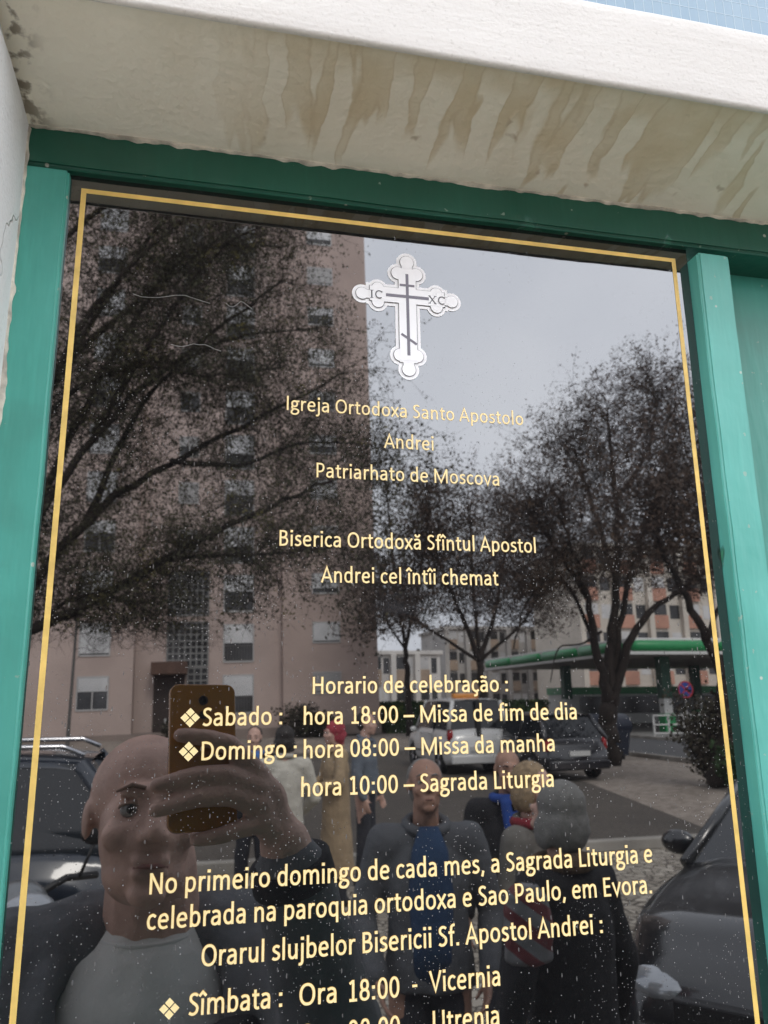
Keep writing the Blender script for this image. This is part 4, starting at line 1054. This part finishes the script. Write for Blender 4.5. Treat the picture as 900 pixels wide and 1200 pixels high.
# scooter at the left edge
q = A(34, 1015, 3.8)
t = thing('scooter', 'silver and red scooter standing at the left near the dark estate car', 'scooter', (q.x - .05, q.y - .1, 0), R(-25))
M_sil = mat('scooter_silver', (.22, .23, .24), .25, metal=.5); M_sred = mat('scooter_red', (.35, .02, .025), .3)
b_ = MB(); b_.cap((0, .10, .35), (0, .02, 1.0), .17, .13); b_.cap((0, .1, .35), (0, -.3, .28), .14, .13); b_.cap((0, -.3, .30), (0, -.95, .58), .15, .17); b_.cap((0, -.45, .62), (0, -1.0, .70), .14, .14); remesh(b_, 'body', M_sil, t, .02, 2)
MB().ell((0, .16, 1.0), (.12, .08, .10)).build('headlight', M_lamp, t, True)
for s in (-1, 1):
    MB().ell((s * .17, .10, .85), (.02, .03, .09)).build('red_panel', M_sred, t, True)
    MB().tube([(0, 0, 1.02), (s * .2, -.02, 1.10), (s * .36, -.1, 1.08)], .016, 8).build('handlebar', M_trim, t, True)
    w = MB(); w.tube([(s * .25, 0, 1.1), (s * .30, .02, 1.24)], .008, 6); w.ell((s * .31, .02, 1.28), (.075, .02, .05)); w.build('mirror', M_trim, t, True)
b_ = MB(); b_.box(-.13, .13, -1.0, -.40, .74, .82, bev=.03); b_.build('seat', M_trim, t)
for y in (.28, -.85):
    w = MB().ring((0, y, .24), .24, .09, (1, 0, 0), .11, 24).build('wheel', M_tyre, t, True); MB().cyl((-.04, y, .24), (.04, y, .24), .15, 16).build('rim', M_rim, w)
MB().tube([(0, .06, .9), (0, .28, .24)], .035, 8).build('fork', M_rim, t)

# ================================================================== PEOPLE
def skin(name, c): return mat(name, c, .52, .16, 22, bump=.0011, bscale=190)
M_skin = skin('skin', (.58, .365, .29)); M_skin2 = skin('skin_tan', (.38, .215, .155))
def cloth(name, c, v=.15): return mat(name, c, .9, v, 9, bump=.004, bscale=40)
M_eye = mat('eye_white', (.30, .28, .26), .25); M_iris = mat('iris', (.02, .016, .012), .15); M_lip = mat('lips', (.26, .11, .09), .5)
def head_shape(b, T, k=1.0):
    """cranium, jaw, brow, nose, lips, ears into b; T maps head space (face to +y, centre of the skull at 0) to body space"""
    rot = T.to_3x3()
    e = lambda c, r: b.ell(T @ Vector(c), [x * k for x in r], 0, rot, 20, 14)
    c_ = lambda p, q, r1, r2: b.cap(T @ Vector(p), T @ Vector(q), r1 * k, r2 * k)
    e((0, -.018, .035), (.077, .098, .083)); e((0, .022, -.02), (.064, .076, .09)); e((0, .024, -.070), (.056, .062, .045)); e((0, .068, -.100), (.026, .022, .020))
    c_((-.034, .078, .022), (.034, .078, .022), .014, .014); c_((0, .084, .012), (0, .104, -.030), .0085, .0125)
    for s in (-1, 1):
        c_((s * .011, .096, -.034), (s * .011, .094, -.034), .0095, .0095)
        e((s * .040, .062, -.030), (.024, .022, .022))
        e((s * .0755, -.016, .0), (.008, .018, .028)); e((s * .040, .020, -.060), (.014, .042, .030))
    c_((-.018, .086, -.064), (.018, .086, -.064), .0085, .0085); c_((-.016, .083, -.077), (.016, .083, -.077), .0095, .0095)
def face_parts(T, par, k=1.0, brow=None):
    rot = T.to_3x3()
    for s in (-1, 1):
        e = MB(); e.ell(T @ Vector((s * .031, .074, .001)), (.0125 * k, .0115 * k, .0095 * k), 0, rot); e.ell(T @ Vector((s * .031, .0832, .001)), (.0055 * k, .003 * k, .0055 * k), 1, rot)
        e.build('eye', [M_eye, M_iris], par, True)
        b = MB(); b.tube([T @ Vector((s * .014, .0945, .026)), T @ Vector((s * .032, .093, .0305)), T @ Vector((s * .05, .080, .024))], [.0028 * k, .0034 * k, .0015 * k], 6); b.build('eyebrow', brow or M_iris, par, True)
    m_ = MB(); m_.tube([T @ Vector(p) for p in ((-.022, .0865, -.0705), (-.01, .0935, -.0695), (0, .0945, -.070), (.01, .0935, -.0695), (.022, .0865, -.0705))], [.0015 * k, .003 * k, .003 * k, .003 * k, .0015 * k], 6); m_.build('mouth', M_lip, par, True)
def hand(b, wrist, d, palm_n, k=1.0, curl=.5):
    """palm and five bent fingers; d: direction of the hand, palm_n: the way the palm faces"""
    d = Vector(d).normalized(); pn = Vector(palm_n); pn = (pn - d * pn.dot(d)).normalized(); side = d.cross(pn)
    w = Vector(wrist)
    for s in (-.028, -.010, .009, .027): b.cap(w + side * s * .6 * k, w + d * .085 * k + side * s * k, .015 * k, .011 * k, n=8, k=2)
    for s, L in ((-.03, .075), (-.010, .085), (.010, .08), (.029, .062)):
        p0 = w + d * .085 * k + side * s * k; a1 = (d + pn * curl * .5).normalized(); a2 = (d + pn * curl * 1.4).normalized()
        p1 = p0 + a1 * L * .5 * k; p2 = p1 + a2 * L * .5 * k
        b.cap(p0, p1, .0095 * k, .0085 * k, n=8, k=2); b.cap(p1, p2, .0085 * k, .007 * k, n=8, k=2)
    t0 = w + d * .025 * k - side * .025 * k; t1 = t0 + (d * .6 - side * .8 + pn * .4).normalized() * .04 * k
    b.cap(t0, t1, .013 * k, .010 * k, n=8, k=2); b.cap(t1, t1 + (d * .9 - side * .2 + pn * .4).normalized() * .032 * k, .010 * k, .008 * k, n=8, k=2)
def person(label, loc, rz, hgt, coat, coat_mat, legs_mat, hair_mat=None, hair='short', shirt=None, scarf=None, arms=((.30, .02, 1.10), (.28, .14, .86)), armsL=None, pitch=0.0, headz=0.0, group='people gathered in front of the church', skin_m=None, female=False, vox=.009, collar=None):
    t = thing('person', label, 'person', loc, rz, group); k = hgt / 1.75; sm = skin_m or M_skin
    t.scale = (1, 1, 1); S = lambda x, y, z: Vector((x * k, y * k, z * k))
    sw = .165 if female else .19
    T = Matrix.Translation(S(0, .03, 1.625)) @ Matrix.Rotation(headz, 4, 'Z') @ Matrix.Rotation(-pitch, 4, 'X') @ Matrix.Scale(k, 4)
    b = MB(); head_shape(b, T, k)
    b.cap(S(0, -.01, 1.42), S(0, .015, 1.56), .058 * k, .054 * k); b.cap(S(-sw * .75, 0, 1.40), S(sw * .75, 0, 1.40), .06 * k, .06 * k)
    b.ell(S(0, .0, 1.24), (.155 * k, .10 * k, .20 * k)); b.ell(S(0, .0, 1.0), (.15 * k, .105 * k, .15 * k))
    el = {1: arms, -1: armsL or arms}
    J = {}
    for s in (-1, 1):
        sh = S(s * sw, 0, 1.41); e = S(s * el[s][0][0], *el[s][0][1:]); w = S(s * el[s][1][0], *el[s][1][1:]); J[s] = (sh, e, w)
        b.cap(sh, e, .05 * k, .038 * k); b.cap(e, w, .038 * k, .026 * k); hand(b, w, (w - e), Vector((-s, 0.2, 0)), k)
        b.cap(S(s * .09, 0, .92), S(s * .105, .015, .50), .085 * k, .055 * k); b.cap(S(s * .105, .015, .50), S(s * .11, -.01, .09), .055 * k, .036 * k); b.cap(S(s * .11, -.03, .05), S(s * .125, .13, .035), .04 * k, .03 * k)
    remesh(b, 'body', sm, t, vox * k, 2)
    face_parts(T, t, k, hair_mat)
    b = MB()
    for s in (-1, 1): b.cap(S(s * .075, 0, .92), S(s * .095, .015, .50), .088 * k, .072 * k); b.cap(S(s * .105, .015, .52), S(s * .11, -.005, .10), .073 * k, .066 * k)
    b.ell(S(0, 0, .97), (.15 * k, .10 * k, .12 * k))
    wr = lambda c: .004 * noise.noise(c * 14) + .0025 * noise.noise(c * 33)
    remesh(b, 'trousers', legs_mat, t, .014, 2, wr)
    b = MB()
    for s in (-1, 1):
        o = MB(); o.cap(S(s * .11, -.045, .052), S(s * .128, .14, .04), .05 * k, .042 * k); o.build('shoe', M_trim, t, True)
    b = MB(); hem = coat
    b.cap(S(-sw * .72, -.005, 1.40), S(sw * .72, -.005, 1.40), .078 * k, .078 * k); b.ell(S(0, 0, 1.24), (.182 * k, .128 * k, .22 * k))
    n = max(1, int((1.1 - hem) / .12))
    b.loft([(S(0, 0, 1.30), .165 * k), (S(0, 0, 1.05), .172 * k), (S(0, 0, (1.05 + hem) / 2), (.178 + .03 * (1.0 - hem)) * k), (S(0, 0, hem), (.185 + .07 * (1.0 - hem)) * k)], Vector((1, 0, 0)), Vector((0, .74, 0)), 20)
    for s in (-1, 1):
        sh, e, w = J[s]; b.cap(sh + S(-s * .01, 0, 0), e, .071 * k, .058 * k); b.cap(e, e + (w - e) * .93, .058 * k, .046 * k)
    fold = lambda c: .007 * noise.noise(Vector((c.x * 9, c.y * 9, c.z * 5))) + .004 * noise.noise(c * 26)
    remesh(b, 'coat', coat_mat, t, .012, 2, fold)
    # collar
    b = MB(); pts = [S(.085 * math.cos(a), .01 + .075 * math.sin(a), 1.47 - .02 * math.sin(a) * 1.2) for a in [R(100 + 340 * i / 14) for i in range(15)]]
    b.tube(pts, .022 * k, 8); b.build('collar', collar or coat_mat, t, True)
    if shirt:
        b = MB(); b.loft([(S(0, .092, 1.47), .040 * k), (S(0, .108, 1.38), .075 * k), (S(0, .116, 1.22), .092 * k), (S(0, .112, 1.02), .080 * k), (S(0, .108, .90), .085 * k)], Vector((1, 0, 0)), Vector((0, .35, 0)), 14); b.build('shirt', shirt, t, True)
    if scarf:
        b = MB(); b.tube([S(.09 * math.cos(a), .01 + .085 * math.sin(a), 1.475) for a in [R(i * 24) for i in range(16)]], .028 * k, 8); b.cap(S(.045, .12, 1.45), S(.05, .15, 1.18), .03 * k, .035 * k); b.cap(S(-.04, .12, 1.45), S(-.02, .15, 1.27), .03 * k, .032 * k); remesh(b, 'scarf', scarf, t, .009, 1)
    if hair_mat and hair != 'bald':
        b = MB(); rot = T.to_3x3(); e = lambda c, r: b.ell(T @ Vector(c), [x * k for x in r], 0, rot, 20, 14)
        if hair == 'short': e((0, -.034, .040), (.083, .093, .085)); e((0, -.055, -.01), (.076, .06, .07))
        if hair == 'bob': e((0, -.03, .042), (.092, .100, .092)); e((0, -.055, -.03), (.095, .075, .10)); e((.075, -.01, -.045), (.025, .05, .07)); e((-.075, -.01, -.045), (.025, .05, .07))
        if hair == 'headscarf': e((0, -.024, .036), (.092, .108, .097)); e((0, -.045, -.04), (.085, .085, .09)); e((0, -.07, -.11), (.05, .05, .06)); e((0, -.10, -.02), (.04, .05, .04))
        if hair == 'fringe': e((0, -.05, -.005), (.082, .065, .06))
        remesh(b, 'headscarf' if hair == 'headscarf' else 'hair', hair_mat, t, .009 * k, 2, lambda c: .003 * noise.noise(c * 45))
    return t
def top_of(px, py, V): q = A(px, py, V); return Vector((q.x, q.y, 0)), q.z
M_greyhair = mat('grey_hair', (.20, .195, .185), .7, .12, 60, bump=.002, bscale=200); M_blond = mat('light_brown_hair', (.30, .21, .12), .6, .25, 60, bump=.002, bscale=200); M_darkhair = mat('dark_hair', (.02, .015, .012), .6)
M_jgrey = cloth('grey_jacket', (.085, .09, .10)); M_blue = cloth('blue_shirt', (.016, .045, .105)); M_black = cloth('black_coat', (.012, .012, .014)); M_jeans = cloth('dark_trousers', (.028, .030, .038))
hang = ((.26, .0, 1.12), (.27, .08, .88))
p, z = top_of(497, 884, 3.2)
person('elderly man with short grey hair in an open grey jacket over a blue shirt', p, R(8), z, .86, M_jgrey, M_jeans, M_greyhair, 'short', M_blue, arms=((.27, -.02, 1.12), (.22, .12, .92)), pitch=-.25, skin_m=M_skin2, vox=.0075)
p, z = top_of(593, 875, 4.1)
person('balding man in a black jacket with a bright blue scarf', p, R(10), z, .84, M_black, M_jeans, None, 'bald', None, cloth('blue_scarf', (.016, .06, .27)), arms=hang, skin_m=M_skin2, vox=.0085)
p, z = top_of(619, 891, 3.35)
person('woman with light brown hair wearing a dark red scarf', p, R(-38), z, .70, cloth('pale_coat', (.16, .15, .135)), M_jeans, M_blond, 'bob', None, cloth('red_scarf', (.23, .02, .03)), arms=hang, female=True, vox=.0085)
p, z = top_of(656, 913, 2.5)
bagp = person('grey haired woman seen from behind in a black coat with brown fur collar', p, R(158), z, .42, M_black, M_jeans, M_greyhair, 'bob', None, mat('brown_fur', (.10, .065, .04), .95, .4, 40, bump=.01, bscale=90), arms=hang, female=True, vox=.0075, collar=mat('fur_collar', (.12, .08, .05), .95, .4, 40, bump=.01, bscale=90))
p, z = top_of(394, 844, 7.9)
person('woman in a red headscarf and a long beige coat', p, R(78), z, .28, cloth('beige_coat', (.36, .265, .165)), M_jeans, cloth('red_headscarf', (.36, .045, .065)), 'headscarf', arms=((.24, .06, 1.14), (.14, .24, 1.12)), female=True, vox=.012)
p, z = top_of(427, 834, 8.6)
person('man in a blue grey pullover and dark trousers behind the woman in beige', p, R(-60), z, .92, cloth('blue_grey_pullover', (.13, .15, .18)), M_jeans, M_darkhair, 'short', arms=hang, vox=.012)
p, z = top_of(334, 850, 6.9)
person('dark haired priest in a long white robe beyond the raised hand', p, R(175), z, .12, cloth('white_robe', (.55, .52, .45)), M_jeans, M_darkhair, 'bob', arms=((.28, .04, 1.12), (.22, .2, 1.0)), vox=.012)
p, z = top_of(299, 850, 8.0)
person('person in a dark jacket wearing a blue and yellow scarf', p, R(12), z, .84, M_black, M_jeans, M_darkhair, 'short', cloth('yellow_scarf', (.45, .30, .06)), cloth('light_blue_scarf', (.06, .16, .42)), arms=hang, vox=.012)
# striped shopping bag hanging from the arm of the woman in the black coat
q = A(617, 1075, 2.3)
bag = thing('shopping_bag', 'red and white striped shopping bag hanging beside the black coat', 'bag', (q.x, q.y, q.z - .12), R(15)); bag.scale = (.52, .52, .52)
g = NG('striped_plastic', .4); s_ = g.sep()
st_ = g.step(g.math('SINE', g.math('MULTIPLY', g.math('ADD', s_['Z'], g.math('MULTIPLY', s_['X'], .7)), 42.0)), .1, .2)
M_bag = g.base(g.mix(st_, (.17, .17, .18), (.14, .03, .035)))
b = MB(); b.loft([(Vector((0, 0, 0)), .10), (Vector((0, 0, .02)), .13), (Vector((.01, 0, .2)), .14), (Vector((0, 0, .34)), .12), (Vector((0, 0, .40)), .07)], Vector((1, 0, 0)), Vector((0, .5, 0)), 20); remesh(b, 'bag_body', M_bag, bag, .012, 1, lambda c: .008 * noise.noise(c * 16))
b = MB(); b.tube([(-.05, 0, .38), (-.04, 0, .50), (0, 0, .56), (.04, 0, .50), (.05, 0, .38)], .006, 6); b.build('handle', M_bag, bag, True)

# ------------------------------------------------------------------ the photographer
LN = Vector((0, LENS_Y, LENS_Z))
P3 = lambda a, b, c: LN + cam_right * a + cam_up * b + cam_fwd * c
ph = thing('phone', 'amber backed phone held upright towards the sign', 'phone', tuple(P3(0, -.055, -.008)))
g = NG('amber_phone_back', .22); g.p.inputs['Coat Weight'].default_value = .6
M_amber = g.base(g.mix(g.noise(20, 2), (.40, .165, .025), (.46, .20, .035)))
b = MB()
def rrect(w, h, r, z, n=6): return [P3(cx * (w / 2 - r) + r * math.cos(t), cy * (h / 2 - r) + r * math.sin(t) - .0555, z) - ph.location for cx, cy, t0 in ((1, 1, 0), (-1, 1, 90), (-1, -1, 180), (1, -1, 270)) for t in [R(t0 + 90 * i / n) for i in range(n + 1)]]
vs = []; secs = [(.0705, .1525, .009, -.0045), (.0722, .1542, .0098, -.0050), (.073, .155, .010, -.0062), (.073, .155, .010, -.0110), (.0715, .1535, .0095, -.0125)]
for w_, h_, r_, z_ in secs: vs += rrect(w_, h_, r_, z_)
k = 28; fs = [(i * k + j, i * k + (j + 1) % k, (i + 1) * k + (j + 1) % k, (i + 1) * k + j) for i in range(len(secs) - 1) for j in range(k)] + [tuple(range(k)), tuple((len(secs) - 1) * k + j for j in reversed(range(k)))]
b.add(vs, fs); b.build('phone_body', M_amber, ph)
for bb, r_ in ((.0035, .0052), (-.0125, .0045)):
    o = MB(); o.ring(P3(0, bb, -.0041) - ph.location, r_, .0014, cam_fwd, .0012, 20); o.cyl(P3(0, bb, -.0046) - ph.location, P3(0, bb, -.0042) - ph.location, r_ * .86, 20); o.build('camera_lens', M_trim, ph, True)
b = MB(); c0 = [P3(x, y - .0555, -.0127) - ph.location for x, y in ((-.033, -.07), (.033, -.07), (.033, .07), (-.033, .07))]; b.add(c0, [(3, 2, 1, 0)]); b.build('screen', M_trim, ph)

HC = A(167, 963, 1.17)                       # centre of the face
feet = Vector((HC.x + .01, HC.y - .05, 0))
me_ = thing('person', 'bald man in grey jacket and pale T-shirt raising a phone to the sign', 'person', feet, 0, None)
O = lambda v: Vector(v) - feet
T = Matrix.Translation(O(HC) + Vector((0, -.045, .0))) @ Matrix.Rotation(R(-11), 4, 'Z') @ Matrix.Rotation(R(3), 4, 'Y') @ Matrix.Rotation(R(13), 4, 'X') @ Matrix.Scale(.985, 4)
hz = O(HC).z
b = MB(); head_shape(b, T, .985)
b.cap((0.005, -.075, hz - .20), (.0, -.055, hz - .07), .074, .064)
hb = hz + .070; hz, hz0 = hb, hz
b.cap((-.14, -.08, hz - .275), (.14, -.08, hz - .275), .06, .06); b.ell((0, -.06, hz - .44), (.16, .11, .22)); b.ell((0, -.06, hz - .68), (.15, .11, .17))
wr_ = O(P3(.094, -.150, -.022)); elb = O(at(392, 1215, .98)); sh_r = Vector((.185, -.08, hz - .275)); sh_l = Vector((-.19, -.08, hz - .275))
b.cap(sh_r, elb, .05, .042); b.cap(elb, wr_, .042, .029)
def chain(pts, rs):
    for (p, q), (r0, r1) in zip(zip(pts, pts[1:]), zip(rs, rs[1:])): b.cap(p, q, r0, r1, n=14, k=4)
F_ = lambda *q: [O(P3(*c)) for c in q]
# index, middle, ring, little finger laid across the back of the phone; thumb round its edge to the screen
chain(F_((.060, -.078, -.002), (.026, -.047, .0055), (.000, -.039, .0052), (-.027, -.036, .0045)), (.0125, .0112, .0098, .0080))
chain(F_((.060, -.094, .000), (.020, -.079, .0065), (-.012, -.079, .006), (-.050, -.087, .005)), (.0130, .0118, .0106, .0084))
chain(F_((.062, -.112, .000), (.026, -.100, .0060), (-.010, -.101, .006), (-.051, -.111, .005)), (.0125, .0112, .0102, .0082))
chain(F_((.064, -.128, -.004), (.040, -.133, .001), (.015, -.139, .000), (-.008, -.141, -.004)), (.0112, .0100, .0090, .0074))
chain(F_((.078, -.128, -.018), (.058, -.100, -.026), (.038, -.070, -.024), (.014, -.052, -.022)), (.0150, .0125, .0110, .0085))
for a0, b0, r0 in ((.060, -.078, .0105), (.060, -.094, .011), (.062, -.112, .011), (.064, -.128, .0105)):
    b.cap(O(P3(a0, b0, -.003)), wr_ + cam_up * .004 + Vector((0, 0, (b0 + .10) * .25)), r0 + .003, .019)
b.ell(O(P3(.074, -.113, -.012)), (.022, .017, .033))
lw = Vector((-.29, .02, hz - .83)); le = Vector((-.27, -.09, hz - .57))
b.cap(sh_l, le, .05, .042); b.cap(le, lw, .042, .029); hand(b, lw, lw - le, (1, .2, 0))
for s in (-1, 1):
    b.cap((s * .09, -.06, .93), (s * .10, -.04, .50), .09, .058); b.cap((s * .10, -.04, .50), (s * .105, -.07, .09), .058, .038); b.cap((s * .105, -.09, .05), (s * .12, .08, .035), .04, .03)
ti = T.inverted()
def sculpt(c):
    h = ti @ c; d = 0.0
    if -.14 < h.z < .14:
        G = lambda x, y, z, s: math.exp(-((abs(h.x) - x) ** 2 + (h.y - y) ** 2 + (h.z - z) ** 2) / (s * s))
        d -= .008 * G(.033, .082, .0, .016); d -= .0022 * G(.052, .06, .04, .03); d -= .003 * G(.045, .075, -.06, .02)
        d -= .003 * G(.0, .093, -.052, .008); d -= .003 * G(0, .09, -.0905, .012); d += .0016 * G(.027, .088, -.040, .009)
        d -= .0025 * G(.021, .085, -.07, .006)
    return d
remesh(b, 'body', M_skin, me_, .0035, 3, sculpt)
face_parts(T, me_, .985, mat('brow_hair', (.20, .12, .085), .8))
for s in (-1, 1):
    e = MB(); rot = T.to_3x3()
    e.tube([T @ Vector((s * (.031 + .0145 * math.cos(a)), .0835 - .004 * abs(math.cos(a)), .002 + .0085 * math.sin(a))) for a in [R(180 * i / 8) for i in range(9)]], [.001] + [.0028] * 7 + [.001], 6); e.build('eyelid', M_skin, me_, True)
# clothes
M_tee = cloth('pale_tshirt', (.70, .69, .66), .06); M_jk = cloth('slate_jacket', (.13, .135, .145)); M_jk2 = cloth('black_lining', (.010, .010, .012))
wr1 = lambda c: .006 * noise.noise(Vector((c.x * 9 + c.z * 5, c.y * 8, c.z * 6))) + .003 * noise.noise(c * 24)
b = MB(); b.ell((0, -.055, hz - .44), (.176, .128, .235)); b.cap((-.11, -.08, hz - .285), (.11, -.08, hz - .285), .078, .078); b.ell((0, -.05, hz - .68), (.168, .128, .22))
b.cap((0, -.078, hz - .30), (0, -.070, hz - .278), .105, .086)
remesh(b, 'tshirt', M_tee, me_, .009, 3, wr1)
b = MB(); b.tube([(.0 + .0745 * math.cos(a), -.069 + .0745 * math.sin(a), hz - .229 - .006 * math.sin(a)) for a in [2 * math.pi * i / 24 for i in range(25)]], .0038, 8); b.build('neckband', M_tee, me_, True)
def jacket(s, name, m_):
    global b
    b = MB(); x = lambda v: s * v
    b.ell((x(.165), -.03, hz - .50), (.07, .135, .27)); b.ell((x(.14), -.03, hz - .78), (.085, .14, .20)); b.cap((x(.10), -.085, hz - .265), (x(.185), -.08, hz - .285), .082, .085)
    b.ell((x(.10), -.13, hz - .50), (.13, .085, .30)); b.ell((x(.09), -.13, hz - .80), (.12, .09, .2))
    b.tube([(x(.05), -.15, hz - .20), (x(.092), -.10, hz - .195), (x(.118), -.035, hz - .235), (x(.128), .035, hz - .30), (x(.13), .075, hz - .40), (x(.125), .09, hz - .55)], [.02, .022, .024, .026, .026, .022], 10)
    if s > 0:
        b.cap(sh_r, elb, .078, .058); b.cap(elb, elb + (wr_ - elb) * .86, .058, .042)
    else:
        b.cap(sh_l, le, .085, .07); b.cap(le, le + (lw - le) * .92, .066, .05)
    return remesh(b, name, m_, me_, .009, 3, lambda c: .008 * noise.noise(Vector((c.x * 12, c.y * 12, c.z * 8))) + .004 * noise.noise(c * 30))
jacket(-1, 'jacket_front', M_jk); jacket(1, 'jacket_front', M_jk)
b = MB(); d_ = (wr_ - elb).normalized(); c_ = elb + (wr_ - elb) * .865; b.loft([(c_ - d_ * .014, .044), (c_ - d_ * .012, .0465), (c_ + d_ * .012, .0455), (c_ + d_ * .014, .042)], d_.orthogonal().normalized(), d_.cross(d_.orthogonal().normalized()), 24); b.build('cuff', M_jk2, me_, True)
b = MB(); b.tube([(.115, .10, hz - .30), (.135, .115, hz - .42), (.14, .12, hz - .6), (.14, .11, hz - .8)], [.03, .045, .05, .05], 10)
remesh(b, 'bag_strap', M_jk2, me_, .01, 1)
b = MB()
for s in (-1, 1): b.cap((s * .09, -.06, .95), (s * .10, -.04, .50), .108, .078); b.cap((s * .10, -.04, .52), (s * .105, -.065, .10), .078, .07)
b.ell((0, -.06, .98), (.17, .125, .13)); remesh(b, 'trousers', M_jeans, me_, .014, 2, wr1)
for s in (-1, 1): MB().cap((s * .105, -.10, .052), (s * .122, .09, .04), .052, .044).build('shoe', M_trim, me_, True)
